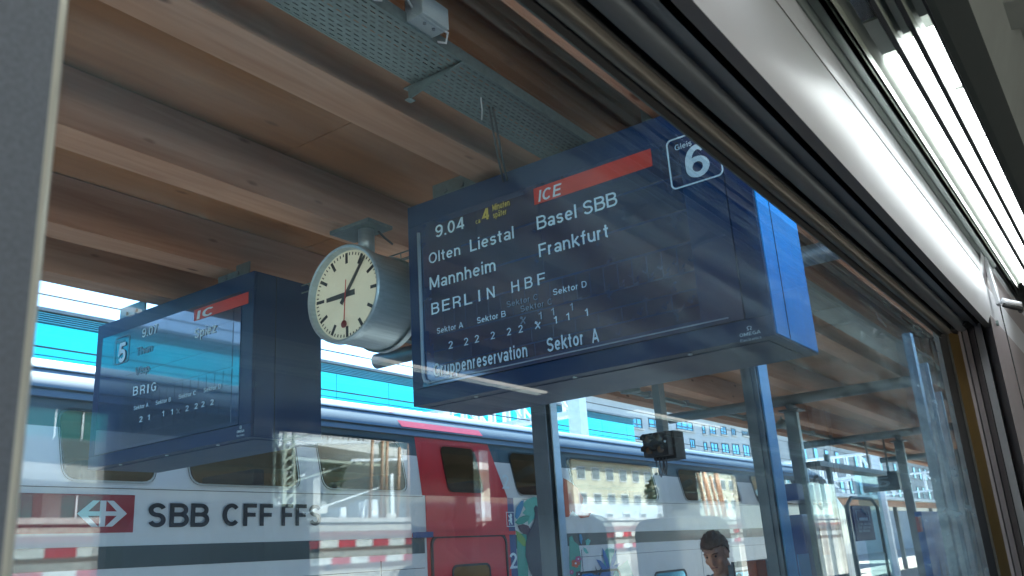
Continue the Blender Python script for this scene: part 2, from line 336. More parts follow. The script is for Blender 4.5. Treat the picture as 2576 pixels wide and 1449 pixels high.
def glyph_strokes(c, w):
    """grotesque capitals and small letters drawn as centre lines: returns strokes and width (capital height 1)"""
    h = w / 2; T = 1 - h; XH = .72; t = XH - h
    def E(cx, cy, rx, ry, a0, a1, n=14): return [(cx + rx * math.cos(R(a0 + (a1 - a0) * i / n)), cy + ry * math.sin(R(a0 + (a1 - a0) * i / n))) for i in range(n + 1)]
    def bowl(x0, r, lo, hi): return [(h, hi), (x0, hi)] + E(x0, (lo + hi) / 2, r, (hi - lo) / 2, 90, -90)[1:-1] + [(x0, lo), (h, lo)]
    def S_(W_, top, mid_): return E(W_ / 2, (mid_ + top - h) / 2, W_ / 2 - h, (top - h - mid_) / 2, 18, 270) + E(W_ / 2, (mid_ + h) / 2, W_ / 2 - h, (mid_ - h) / 2, 90, -162)[1:]
    st = [(h, 0), (h, 1)]
    D = {
     'A': ([[(0.03, 0), (.35, 1)], [(.35, 1), (.67, 0)], [(.14, .29), (.56, .29)]], .70), 'B': ([st, bowl(.40, .22, .53, T), bowl(.42, .24, h, .53)], .68),
     'C': ([E(.37, .5, .37 - h, .5 - h, 42, 318)], .72), 'D': ([st, bowl(.34, .36 - h, h, T)], .70), 'E': ([st, [(h, T), (.60, T)], [(h, .52), (.56, .52)], [(h, h), (.61, h)]], .62),
     'F': ([st, [(h, T), (.58, T)], [(h, .50), (.53, .50)]], .58), 'G': ([E(.38, .5, .38 - h, .5 - h, 42, 325), [(.42, .46), (.74, .46)], [(.74 - h, .46), (.74 - h, .02)]], .76),
     'H': ([st, [(.69 - h, 0), (.69 - h, 1)], [(h, .53), (.69 - h, .53)]], .69), 'I': ([st], w), 'L': ([st, [(h, h), (.55, h)]], .55),
     'M': ([st, [(h, 1), (.42, .12)], [(.42, .12), (.84 - h, 1)], [(.84 - h, 0), (.84 - h, 1)]], .84), 'N': ([st, [(h, .97), (.69 - h, .03)], [(.69 - h, 0), (.69 - h, 1)]], .69),
     'O': ([E(.38, .5, .38 - h, .5 - h, 0, 360, 24)], .76), 'R': ([st, bowl(.40, .23, .47, T), [(.40, .47), (.60, .30), (.62, 0)]], .68), 'S': ([S_(.65, 1, .51)], .65),
     'T': ([[(0, T), (.62, T)], [(.31, 0), (.31, T)]], .62), 'V': ([[(.03, 1), (.33, 0)], [(.33, 0), (.63, 1)]], .66), 'K': ([st, [(.62, 1), (h, .38)], [(.24, .56), (.64, 0)]], .66),
     '0': ([E(.28, .5, .28 - h, .5 - h, 0, 360, 24)], .56), '1': ([[(.30, 0), (.30, 1)], [(.30, .90), (.20, .79), (.04, .76)]], .30 + h), '2': ([E(.28, .70, .28 - h, T - .70, 170, -32) + [(h + .02, h), (.56, h)]], .56),
     '4': ([[(.43, 0), (.43, .98)], [(.41, .96), (h, .27), (.58, .27)]], .58), '5': ([[(.52, T), (.13, T), (.08, .48)] + E(.27, .33, .29 - h, .33 - h, 125, -150)], .56),
     '6': ([E(.29, .32, .29 - h, .32 - h, 0, 360, 22), E(.32, .5, .32 - h, .5 - h, 48, 180) + [(h, .32)]], .58), '7': ([[(0, T), (.50, T), (.30, .45), (.18, 0)]], .54),
     '9': ([E(.29, .68, .29 - h, .32 - h, 0, 360, 22), E(.26, .5, .32 - h, .5 - h, -132, 0) + [(.58 - h, .68)]], .58), '.': ([[(h, 0), (h, w)]], w), ',': ([[(h, -.12), (h, w)]], w),
     'a': ([[(.46, 0), (.46, .50)], E(.27, .50, .19, t - .50, 0, 165), E(.24, .21, .24 - h, .21 - h, 0, 360, 18)], .52), 'b': ([st, E(.28, .36, .28 - h, .36 - h, 0, 360, 20)], .56),
     'c': ([E(.28, .36, .28 - h, .36 - h, 45, 315)], .52), 'd': ([[(.56 - h, 0), (.56 - h, 1)], E(.28, .36, .28 - h, .36 - h, 0, 360, 20)], .56), 'e': ([E(.28, .36, .28 - h, .36 - h, 0, 318, 20), [(h, .37), (.56 - h, .37)]], .56),
     'f': ([[(.18, 0), (.18, .84)] + E(.32, .84, .14, T - .84 + .01, 180, 85)[1:], [(0, XH - h), (.36, XH - h)]], .36), 'g': ([[(.56 - h, XH), (.56 - h, -.06)] + E(.28, -.06, .28 - h, .17, 0, -150)[1:], E(.28, .36, .28 - h, .36 - h, 0, 360, 20)], .56),
     'h': ([st, [(h, .40)] + E(.27, .40, .27 - h, t - .40, 180, 0)[1:] + [(.54 - h, 0)]], .54), 'i': ([[(h, 0), (h, XH)], [(h, 1 - w), (h, 1)]], w), 'j': ([[(h, -.2), (h, XH)], [(h, 1 - w), (h, 1)]], w), 'k': ([st, [(.48, XH), (h, .28)], [(.20, .42), (.52, 0)]], .53),
     'l': ([st], w), 'm': ([[(h, 0), (h, XH)], [(h, .42)] + E(.24, .42, .24 - h, t - .42, 180, 0)[1:] + [(.48 - h, 0)], [(.48 - h, .42)] + E(.66 - h, .42, .18, t - .42, 180, 0)[1:] + [(.84 - h, 0)]], .84),
     'n': ([[(h, 0), (h, XH)], [(h, .40)] + E(.27, .40, .27 - h, t - .40, 180, 0)[1:] + [(.54 - h, 0)]], .54), 'o': ([E(.28, .36, .28 - h, .36 - h, 0, 360, 22)], .56),
     'p': ([[(h, -.27), (h, XH)], E(.28, .36, .28 - h, .36 - h, 0, 360, 20)], .56), 'r': ([[(h, 0), (h, XH)], [(h, .42)] + E(.28, .42, .28 - h, t - .42, 180, 95)[1:]], .34), 's': ([S_(.48, XH, .37)], .48),
     't': ([[(.16, .94), (.16, .16)] + E(.26, .16, .10, .16 - h, 180, 280)[1:], [(0, XH - h), (.32, XH - h)]], .34), 'u': ([[(.54 - h, 0), (.54 - h, XH)], [(h, XH), (h, .30)] + E(.27, .30, .27 - h, .30 - h, 180, 360)[1:]], .54),
     'v': ([[(.02, XH), (.25, 0)], [(.25, 0), (.48, XH)]], .50), 'z': ([[(0.02, t), (.44, t), (.04, h), (.48, h)]], .48), 'x': ([[(.02, XH), (.46, 0)], [(.46, XH), (.02, 0)]], .48)}
    if c in 'äö':
        q, wd = D['a' if c == 'ä' else 'o']; return q + [[(.15, 1 - w), (.15, 1)], [(.40, 1 - w), (.40, 1)]], wd
    if c == 'Ω': return [[(.02, h), (.24, h)] + E(.38, .58, .36 - h, .42 - h, 240, -60, 20) + [(.52, h), (.74, h)]], .76
    return D.get(c)
def glyphs(s, bold):
    k = (s, bold)
    if k in FONT_CACHE: return FONT_CACHE[k]
    w = .105 + bold * 2.6; vs, fs = [], []; x = 0; lay = 0
    for c in s:
        if c == ' ': x += .36; continue
        g = glyph_strokes(c, w)
        if not g: x += .3; continue
        for st in g[0]:
            pts = [Vector((p[0] + x, p[1])) for p in st]; closed = (pts[0] - pts[-1]).length < 1e-4
            if closed: pts = pts[:-1]
            n = len(pts); b = len(vs)
            for i, p in enumerate(pts):
                d0 = (p - pts[i - 1]).normalized() if (i or closed) else None; d1 = (pts[(i + 1) % n] - p).normalized() if (i < n - 1 or closed) else None
                d0 = d0 or d1; d1 = d1 or d0; n0 = Vector((-d0.y, d0.x)); n1 = Vector((-d1.y, d1.x)); m = (n0 + n1)
                m = n0 if m.length < .2 else m.normalized() / max(.45, m.normalized().dot(n0))
                vs += [Vector((*(p + m * w / 2), lay)), Vector((*(p - m * w / 2), lay))]
            for i in range(n if closed else n - 1):
                j = (i + 1) % n; fs.append([b + 2 * i, b + 2 * i + 1, b + 2 * j + 1, b + 2 * j])
            lay = (lay + 1) % 5
        x += g[1] + .13
    FONT_CACHE[k] = (vs, fs)
    return vs, fs
def capheight(bold): return 1.0
def text_mb(mb, s, p0, p1, cap, up, nrm, bold=0.012, th=0.002, slant=0.0):
    """string s from p0 to p1 (world points on the surface), capital height cap, up vector, outward normal"""
    vs, fs = glyphs(s, bold); p0 = Vector(p0); p1 = Vector(p1); r = p1 - p0; up = Vector(up); nrm = Vector(nrm)
    x0 = min(v.x for v in vs); x1 = max(v.x for v in vs); ch = capheight(bold)
    q = [p0 + r * ((v.x - x0) / (x1 - x0)) + up * (v.y / ch * cap) + r.normalized() * (v.y / ch * cap * slant) + nrm * (th + v.z * .00015) for v in vs]
    mb.add(q, fs)
    return mb

# ================================================================== 1. THE SETTING
PF = -1.70            # platform surface
box('ground', (-300, -300, -2.9), (500, 300, -2.6), m_ballast, kind='structure')
MB().sweep([(0.72, PF), (7.45, PF), (7.45, -2.58), (0.72, -2.58)], -45, 120, m=m_asph).build('platform', m_asph, kind='structure')
box('track_bed', (-60, 7.46, -2.58), (150, 18, -2.3), m_ballast, kind='structure')
for y in (8.52, 9.96):
    MB().bar((-60, y, -2.21), (150, y, -2.21), 0.07, 0.15).build('rail', m_rail, kind='structure')
for i, y in enumerate((0.80, 7.05)):
    box('platform_edge_line', (-30, y, PF + 0.004), (120, y + 0.12, PF + 0.008), m_rw_white, kind='structure')
# yard on the other side, terraces rising away from our coach
prof = [(-2.9, -2.55), (-7.6, -1.0), (-8.4, 0.03), (-9.4, 0.06), (-10.4, 0.34), (-12.2, 0.42), (-14.4, 0.62), (-16.9, 0.84), (-17.2, 1.30), (-24.0, 1.38), (-60, 1.7), (-60, -2.55)]
MB().sweep(prof, -40, 140, m=m_ballast).build('yard_embankment', m_ballast, kind='structure')
box('yard_platform', (-40, -23.0, 1.30), (140, -17.1, 1.42), m_conc, kind='structure')
for y, z in ((-10.9, 0.40), (-11.9, 0.44), (-13.4, 0.62), (-14.8, 0.75), (-8.9, 0.10)):
    MB().bar((-40, y, z), (140, y, z), 0.10, 0.12).build('rail', m_rail, kind='structure')
MB().sweep([(-15.6, 0.72), (-16.4, 0.76), (-16.4, 1.02), (-15.6, 0.98)], -40, 140).build('yard_cable_duct', mat('rust_duct', (0.26, 0.10, 0.07), 0.8), kind='structure')

# ================================================================== 2. STATION CANOPY
canopy = thing('platform_canopy', 'long timber platform canopy of spruce beams and plywood over the platform', 'canopy', (10, 4.2, PF))
XB0, XB1 = -24.0, 62.0
BEAMS = [(1.55, 1.82), (2.80, 3.07), (4.17, 4.42), (5.46, 5.72), (6.40, 6.64)]
ZB, ZT = 2.30, 2.66
for y0, y1 in BEAMS:
    box('beam', (XB0, y0, ZB), (XB1, y1, ZT - 0.01), w_beam, canopy, bevel=0.004)
panel0 = {}
edges = [1.0] + [0.5 * (a + b) for a, b in BEAMS] + [6.9]
for j in range(len(edges) - 1):
    a, b = edges[j], edges[j + 1]
    src = None; x = XB0 - (j % 2) * 1.2
    while x < XB1:
        if src is None:
            src = box('plywood_panel', (x + 0.004, a + 0.004, ZT), (x + 2.5 - 0.004, b - 0.004, ZT + 0.04), w_ply, canopy); base = x
        else: copy_part(src, canopy, (x - base, 0, 0))
        x += 2.5
MB().sweep([(6.66, 2.31), (6.98, 2.42), (6.98, 2.86), (6.66, 2.78)], XB0, XB1).build('fascia', mat('fascia_dark', (0.06, 0.08, 0.10), 0.5), canopy)
MB().sweep([(0.9, 2.62), (0.97, 2.62), (0.97, 2.86), (0.9, 2.86)], XB0, XB1).build('fascia', MATS['fascia_dark'], canopy)
box('roof_deck', (XB0, 0.9, 2.87), (XB1, 6.98, 2.95), m_steel, canopy)
# central row of steel columns with cross arms
def h_col(x, y, w, d, top, name='column', m=m_steel):
    mb = MB(); t = 0.014
    mb.box((x - w / 2, y - d / 2, PF + 0.01), (x + w / 2, y - d / 2 + t, top)); mb.box((x - w / 2, y + d / 2 - t, PF + 0.01), (x + w / 2, y + d / 2, top))
    mb.box((x - t / 2, y - d / 2 + t, PF + 0.01), (x + t / 2, y + d / 2 - t, top))
    return mb
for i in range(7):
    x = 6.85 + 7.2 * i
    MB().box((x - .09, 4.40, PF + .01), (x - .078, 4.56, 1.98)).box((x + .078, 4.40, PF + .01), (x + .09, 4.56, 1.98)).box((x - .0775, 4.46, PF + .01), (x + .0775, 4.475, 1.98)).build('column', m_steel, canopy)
    box('highlight_strip', (x - .02, 4.384, PF + .01), (x + .085, 4.396, 1.97), mat('edge_highlight', (.55, .68, .74), .35, .4, .1), canopy)  # bright edge highlight of the column, added as a pale strip
    box('cap_plate', (x - 0.16, 4.30, 1.982), (x + 0.16, 4.62, 2.01), m_steel, canopy)
    MB().tube([(x, 1.6, 2.17), (x, 6.6, 2.17)], 0.085, 12).build('cross_arm', m_steel, canopy, smooth=True)
    MB().tube([(x - 0.14, 4.46, 2.06), (x + 0.14, 4.46, 2.06)], 0.05, 10).build('pin_joint', m_steel, canopy, smooth=True)
# fluorescent rail under the last beam
lr = thing('light_rail', 'thin aluminium lighting rail with clips under the outer canopy beam', 'light rail', (20, 5.90, 2.2))
MB().sweep([(5.86, 2.215), (5.95, 2.215), (5.94, 2.27), (5.87, 2.27)], 6.0, 60).build('rail', m_galv, lr)
for k in range(30):
    x = 8 + k * 1.3
    MB().sweep([(5.85, 2.20), (5.96, 2.20), (5.96, 2.299), (5.85, 2.299)], x, x + 0.09).build('clip', m_steel, lr)
for k in range(2):
    x = 10.7 + k * 6.08
    o = thing('speaker', ('round', 'far round')[k] + ' grey loudspeaker fixed under the canopy beside the lighting rail', 'loudspeaker', (x, 5.6, 2.25), 'loudspeakers under the canopy')
    MB().tube([(x, 5.55, 2.25), (x, 5.55, 2.16), (x, 5.55, 2.09)], [0.05, 0.13, 0.14], 16).build('horn', m_galv, o, smooth=True)
    MB().tube([(x, 5.55, 2.298), (x, 5.55, 2.25)], 0.02, 8).build('stem', m_galv, o)
# steel pillar near our train (stands in front of the platform shelter)
pil = thing('steel_pillar', 'wide steel pillar with painted skylight on one side between big sign and our coach', 'pillar', (6.65, 2.36, PF))
MB().box((6.525, 2.303, PF + .01), (6.537, 2.42, 2.28)).build('flange', m_steel, pil)
MB().box((6.758, 2.303, PF + .01), (6.77, 2.42, 2.28)).build('flange', m_steel, pil)
MB().box((6.5375, 2.36, PF + .01), (6.7575, 2.372, 2.28)).build('web', m_steel, pil)
MB().box((6.57, 2.290, PF + .01), (6.768, 2.302, 2.28)).build('highlight_strip', m_steel_skylit, pil, label='pale blue strip painted as skylight on the side facing the coach')  # skylight on the coach-facing side put into a pale blue strip
MB().box((6.505, 2.335, PF + .01), (6.524, 2.375, 2.28)).build('cable_duct', m_steel, pil)

# perforated cable tray
tray = thing('cable_tray', 'perforated galvanised cable tray running along the canopy beams', 'cable tray', (3, 2.37, 2.3))
ty0, ty1, tz = 2.20, 2.52, 2.26
mb = MB(); px_, nr = 0.05, 12; pw = (ty1 - ty0 - 0.02) / nr; xs0, xs1 = 0.0, 9.0
def tray_strip(mb, x, y, sx, sy, hx, hy):
    a, b = x + (sx - hx) / 2, x + (sx + hx) / 2; c, d = y + (sy - hy) / 2, y + (sy + hy) / 2
    v = [(x, y), (x + sx, y), (x + sx, y + sy), (x, y + sy), (a, c), (b, c), (b, d), (a, d)]
    mb.add([(p[0], p[1], tz) for p in v], [(0, 1, 5, 4), (1, 2, 6, 5), (2, 3, 7, 6), (3, 0, 4, 7)])
for r_ in range(nr):
    off = (r_ % 2) * px_ / 2
    k = 0
    while xs0 + off + k * px_ < xs1:
        tray_strip(mb, xs0 + off + k * px_, ty0 + 0.01 + r_ * pw, px_, pw, 0.030, 0.0062); k += 1
mb.build('perforated_base', m_galv, tray)
box('plain_base', (9.05, ty0, tz), (60, ty1, tz + 0.002), m_galv, tray)
box('plain_base', (-6, ty0, tz), (-0.01, ty1, tz + 0.002), m_galv, tray)
MB().sweep([(ty0, tz - 0.002), (ty0 + 0.01, tz - 0.002), (ty0 + 0.01, tz + 0.001), (ty0 + 0.003, tz + 0.06), (ty0, tz + 0.06)], -6, 60).build('side_lip', m_galv, tray)
MB().sweep([(ty1, tz - 0.002), (ty1 - 0.01, tz - 0.002), (ty1 - 0.01, tz + 0.001), (ty1 - 0.003, tz + 0.06), (ty1, tz + 0.06)], -6, 60).build('side_lip', m_galv, tray)
mb = MB()
for k in range(9):
    y = ty0 + 0.03 + k * 0.032
    mb.tube([(x, y + random.uniform(-.012, .012), tz + 0.022 + random.uniform(0, .02)) for x in [i * 0.9 - 6 for i in range(30)]], 0.011, 6)
mb.build('cables', m_cable, tray, kind='stuff')
bx = at(1085, 215, Z=2.2).x
for k, x in enumerate((bx, bx + 2.4, bx + 4.8, bx - 2.4)):
    MB().prism([(x, ty0 - 0.005, tz - 0.004), (x, ty1 + 0.02, tz - 0.004), (x, ty1 + 0.02, tz - 0.075), (x, ty1 - 0.01, tz - 0.075)], (0.006, 0, 0)).build('bracket', m_galv, tray)
    box('bracket', (x, ty0, tz - 0.010), (x + 0.03, ty1 + 0.05, tz - 0.0045), m_galv, tray)
    box('bracket_foot', (x - 0.01, ty1 + 0.0, tz - 0.082), (x + 0.03, ty1 + 0.035, tz - 0.077), m_galv, tray)
tp = at(1212, 245, Z=tz - 0.01)
MB().tube([at(1210, 240, Z=tz + 0.01), at(1210, 252, Z=tz - 0.012), at(1213, 275, Z=tz - 0.03), at(1212, 300, Z=tz - 0.012)], 0.004, 6).build('cable_tie', m_white_cable, tray)
# wires hanging out of the tray behind the board
hw = MB()
for k in range(2):
    a = at(1230 + 10 * k, 270, Z=tz - 0.01); b = Vector((4.2 + .05 * k, 2.9, 2.18))
    hw.tube([a, a.lerp(b, .4) + Vector((0, 0, -.04)), b], 0.006, 6)
hw.build('hanging_wire', m_cable, tray)
# junction boxes on the tray
jbp = at(1062, 92, Z=tz + 0.12)
def jbox(x, y, lab):
    o = thing('junction_box', lab, 'junction box', (x, y, tz), 'grey junction boxes on the cable tray')
    box('housing', (x - 0.085, y - 0.045, tz + 0.012), (x + 0.085, y + 0.045, tz + 0.125), m_plastic, o, bevel=0.008)
    box('lid', (x - 0.088, y - 0.062, tz + 0.015), (x + 0.088, y - 0.0455, tz + 0.122), m_plastic, o, bevel=0.004)
    for dx in (-0.03, 0.03):
        MB().tube([(x + dx, y - 0.02, tz + 0.0115), (x + dx, y - 0.02, tz + 0.004)], 0.008, 10).build('screw', m_steel, o)
    MB().tube([(x - 0.085, y, tz + 0.07), (x - 0.13, y - 0.01, tz + 0.085), (x - 0.2, y + 0.03, tz + 0.075), (x - 0.26, y + 0.08, tz + 0.05)], 0.007, 8).build('cable', m_white_cable, o, smooth=True)
    MB().tube([(x + 0.085, y, tz + 0.05), (x + 0.13, y - 0.02, tz + 0.04), (x + 0.14, y + 0.0, tz + 0.0), (x + 0.12, y + 0.05, tz + 0.02)], 0.006, 8).build('cable', m_white_cable, o, smooth=True)
jy = ty0 - 0.035
jx = at(1072, 100, Y=jy).x
jbox(jx, jy, 'grey junction box with white cable, the nearer to the departure board')
jbox(jx - 0.42, jy, 'grey junction box cut by the top edge of the view on the tray')

# ================================================================== 3. DEPARTURE BOARDS
UP = Vector((0, 0, 1)); NX = Vector((-1, 0, 0))
BX = 4.0
def P4(p, X=BX): return at(p[0], p[1], X=X)
def cw(p, o=(1250, 550), s=1000 / 2070):       # crop pixel -> photo pixel in the 2576 frame
    return ((o[0] + p[0] * s) * 0.789216, (o[1] + p[1] * s) * 0.789216)
def face_text(par, s, a, b, top, conv, m=m_white_print, bold=0.012, X=BX - 0.012, slant=0.0, name='lettering', label=None):
    p0, p1, pt = at(*conv(a), X=X), at(*conv(b), X=X), at(*conv(top), X=X)
    p1.z = p0.z; cap = abs(pt.z - p0.z)
    return text_mb(MB(), s, p0, p1, cap, UP, NX, bold, 0.002, slant).build(name, m, par, label=label)
def ring(mb, pts_out, pts_in, n):
    k = len(pts_out); v = list(pts_out) + list(pts_in); n = Vector(n)
    mb.add([Vector(p) + n for p in v] + [Vector(p) for p in v],
           [(i, (i + 1) % k, (i + 1) % k + k, i + k) for i in range(k)] + [(i, (i + 1) % k, (i + 1) % k + 2 * k, i + 2 * k) for i in range(k)] + [(i + k, (i + 1) % k + k, (i + 1) % k + 3 * k, i + 3 * k) for i in range(k)])
    return mb
def board(label, yf, yn, z0, z1, thick, glass, side_mat, y_group):
    o = thing('departure_board', label, 'departure board', (BX + thick / 2, (yf + yn) / 2, z0), 'split flap departure boards hanging under the canopy')
    g0, g1, h0, h1 = glass       # inner face: far y, near y, bottom z, top z
    # casing as frame boxes round a recessed face
    MB().box((BX + 0.06, yn + 0.012, z0 + 0.01), (BX + thick - 0.01, yf - 0.01, z1 - 0.01)).build('casing', m_navy, o, bevel=0.004)
    box('top_rim', (BX, yn, z1 - (z1 - h1)), (BX + thick, yf, z1), m_navy, o, bevel=0.006)
    box('bottom_rim', (BX, yn, z0), (BX + thick, yf, h0), m_navy, o, bevel=0.006)
    box('far_rim', (BX, g0, h0 + 0.001), (BX + thick, yf, h1 - 0.001), m_navy, o, bevel=0.004)
    box('near_rim', (BX, yn + 0.002, h0 + 0.001), (BX + thick, g1, h1 - 0.001), m_navy, o, bevel=0.004)
    MB().box((BX + 0.02, yn - 0.006, z0 + 0.01), (BX + thick - 0.02, yn - 0.0005, z1 - 0.01)).build('end_panel', side_mat, o)
    MB().box((BX + thick * .3, yn - 0.009, z0 + 0.01), (BX + thick * .3 + 0.004, yn - 0.0062, z1 - 0.01)).build('panel_joint', m_gap, o)
    MB().box((BX - 0.006, g1 + 0.004, h0 + 0.004), (BX + 0.055, g0 - 0.004, h1 - 0.004)).build('display_face', m_face, o)
    # bottom service door line and screws
    MB().box((BX + 0.08, yn + 0.06, z0 - 0.006), (BX + thick - 0.08, yf - 0.06, z0 - 0.001)).build('service_hatch', m_navy, o, bevel=0.001)
    for k in range(3):
        y = yn + (yf - yn) * (0.2 + 0.3 * k)
        MB().tube([(BX + 0.04, y, z0 - 0.001), (BX + 0.04, y, z0 - 0.008)], 0.012, 12).build('screw', m_brushed, o)
    # hangers up to the beams
    for y in (yn + 0.30, yf - 0.42):
        box('hanger_plate', (BX + 0.12, y - 0.08, z1 + 0.001), (BX + 0.135, y + 0.30, z1 + 0.16), m_galv, o, bevel=0.003)
        box('hanger_foot', (BX + 0.05, y - 0.08, z1 + 0.0005), (BX + 0.119, y + 0.30, z1 + 0.011), m_galv, o)
        for dy in (0.05, 0.19):
            MB().tube([(BX + 0.119, y + dy, z1 + 0.09), (BX + 0.105, y + dy, z1 + 0.09)], 0.018, 6).build('bolt', m_steel, o)
    return o
b6 = board('large blue departure board for platform 6 with train to Berlin', 3.554, 1.290, 0.93, 2.235, 0.66, (3.47, 1.42, 1.03, 2.09), m_bluepanel, 6)
b5 = board('smaller dark departure board for platform 5 left of the clock', 7.185, 5.085, 0.95, 2.185, 0.66, (7.09, 5.22, 1.05, 2.06), m_navy, 5)
# rounded glazing bead of board 6 (pale vertical tube and thin bottom line)
MB().tube([(BX - 0.016, 3.452, 2.03), (BX - 0.016, 3.452, 1.10), (BX - 0.016, 3.44, 1.07), (BX - 0.016, 3.41, 1.055)], 0.011, 8).build('bead', mat('pale_bead', (0.33, 0.44, 0.52), 0.35), b6, smooth=True)
MB().bar((BX - 0.012, 3.41, 1.055), (BX - 0.012, 1.5, 1.055), 0.006).build('bead', MATS['pale_bead'], b6)
# flap rows: real modules with fine joints
def flaps(par, rows, g0, g1):
    for (z0, z1, cuts) in rows:
        ys = [g0 + (g1 - g0) * c for c in cuts]
        for a, b in zip(ys[:-1], ys[1:]):
            box('flap', (BX - 0.0095, min(a, b) + 0.002, z0 + 0.002), (BX - 0.006, max(a, b) - 0.002, z1 - 0.002), m_flap, par)
flaps(b6, [(1.86, 2.05, (0.03, .22, .45, .9)), (1.665, 1.85, (0.03, .45, .9)), (1.49, 1.655, (0.03, .45, .9)),
           (1.335, 1.48, [0.03 + .0435 * i for i in range(21)]), (1.24, 1.33, (0.03, .9)), (1.155, 1.235, [0.03 + 0.0725 * i for i in range(13)]), (1.075, 1.15, (0.03, .4, .9))], 3.43, 1.44)
flaps(b5, [(1.84, 2.03, (0.20, .5, .97)), (1.66, 1.83, (0.2, .97)), (1.49, 1.65, (0.2, .97)), (1.36, 1.48, [0.2 + .055 * i for i in range(15)]), (1.26, 1.355, (0.2, .97)),
           (1.16, 1.255, [0.2 + 0.077 * i for i in range(11)]), (1.08, 1.155, (0.2, .97))], 7.06, 5.25)
T = lambda *a, **k: face_text(b6, *a, cw, **k)
T('9.04', (288, 432), (478, 372), (288, 352)); T('4', (592, 322), (642, 305), (592, 245), m=m_yellow, bold=0.03)
T('ca', (553, 342), (583, 333), (553, 308), m=m_yellow); T('Minuten', (664, 256), (778, 222), (664, 212), m=m_yellow, bold=.02); T('später', (668, 304), (756, 276), (668, 262), m=m_yellow, bold=.02)
T('Olten', (244, 606), (452, 548), (244, 535)); T('Liestal', (516, 524), (806, 432), (516, 444)); T('Basel SBB', (958, 380), (1490, 214), (950, 294))
T('Frankfurt', (972, 560), (1430, 420), (966, 474)); T('Mannheim', (250, 775), (685, 645), (248, 694))
for ch, x, y in (('B', 262, 940), ('E', 332, 918), ('R', 404, 898), ('L', 478, 878), ('I', 572, 852), ('N', 628, 838), ('H', 790, 796), ('B', 878, 770), ('F', 962, 746)):
    w = 12 if ch == 'I' else 52
    T(ch, (x, y), (x + w, y - w * .27), (x, y - 76))
T('Sektor A', (297, 1066), (470, 1024), (297, 1028)); T('Sektor B', (562, 998), (752, 950), (562, 958)); T('Sektor C', (850, 922), (1056, 868), (850, 882), m=m_dim_print)
T('Sektor C', (758, 892), (962, 838), (758, 852), m=m_dim_print); T('Sektor D', (1064, 812), (1286, 752), (1064, 770))
for x, y in ((372, 1166), (474, 1144), (545, 1126), (650, 1103), (757, 1078), (834, 1060)): T('2', (x, y), (x + 30, y - 7), (x, y - 50))
for x, y in ((1070, 1000), (1152, 978), (1275, 950)): T('1', (x, y), (x + 20, y - 5), (x, y - 50))
for x, y in ((970, 972), (1052, 946), (1176, 914)): T('1', (x, y), (x + 20, y - 5), (x, y - 50), m=mat('mid_print', (0.3, .4, .46), .5, var=0))
def cutlery(par, x, y, conv, m, s=1.0):
    mb = MB()
    for a, b in (((x, y), (x + 32 * s, y - 46 * s)), ((x + 30 * s, y - 4 * s), (x + 4 * s, y - 42 * s))):
        mb.bar(at(*conv(a), X=BX - 0.013), at(*conv(b), X=BX - 0.013), 0.007, 0.002, up=(1, 0, 0))
    mb.bar(at(*conv((x - 2, y - 44 * s)), X=BX - 0.013), at(*conv((x + 12 * s, y - 38 * s)), X=BX - 0.013), 0.014, 0.002, up=(1, 0, 0))
    mb.build('dining_symbol', m, par)
cutlery(b6, 945, 1032, cw, m_white_print); cutlery(b6, 848, 1000, cw, m_dim_print)
T('Gruppenreservation', (278, 1350), (896, 1222), (274, 1264), bold=.02); T('Sektor', (1026, 1186), (1264, 1138), (1022, 1094), bold=.02); T('A', (1322, 1126), (1368, 1117), (1322, 1034), bold=.02)
cb = lambda p: cw(p, (1900, 380), 600 / 2174)
# red bar with ICE
def quad_on(par, name, pts, m, X=BX - 0.0125, th=0.001):
    MB().prism([at(*p, X=X) for p in pts], (-th, 0, 0)).build(name, m, par)
q = [at(*cw((940, 116)), X=BX), at(*cw((950, 224)), X=BX), at(*cb((655, 540)), X=BX), at(*cb((640, 340)), X=BX)]
zt, zb = (q[0].z + q[3].z) / 2, (q[1].z + q[2].z) / 2
MB().box((BX - 0.0135, q[3].y, zb), (BX - 0.0122, q[0].y, zt)).build('red_bar', m_redprint, b6)
face_text(b6, 'ICE', (966, 196), (1112, 150), (966, 120), cw, X=BX - 0.014, slant=0.2, bold=.02)
# Gleis 6 box
g = at(*cb((850, 800)), X=BX - 0.012); g2 = at(*cb((825, 272)), X=BX - 0.012); g3 = at(*cb((1480, 640)), X=BX - 0.012)
gy1, gy0, gz0, gz1 = (g.y + g2.y) / 2, g3.y, at(*cb((910, 828)), X=BX).z, g2.z + 0.01
def loop(u0, v0, u1, v1, r, X): return [Vector((X, u, v)) for u, v in rrect(u0, v0, u1, v1, r)]
ring(MB(), loop(gy0, gz0, gy1, gz1, 0.03, BX - 0.012), loop(gy0 + 0.008, gz0 + 0.008, gy1 - 0.008, gz1 - 0.008, 0.024, BX - 0.012), (-0.002, 0, 0)).build('platform_frame', m_white_print, b6)
face_text(b6, 'Gleis', (914, 368), (1108, 312), (914, 300), cb)
s0, s1 = at(*cb((1030, 700)), X=BX - 0.012), at(*cb((1305, 640)), X=BX - 0.012)
text_mb(MB(), '6', s0 + Vector((0, -.012, -.008)), Vector((s1.x, s1.y - .012, s0.z - .008)), 0.182, UP, NX, 0.022, 0.002).build('lettering', m_white_print, b6)
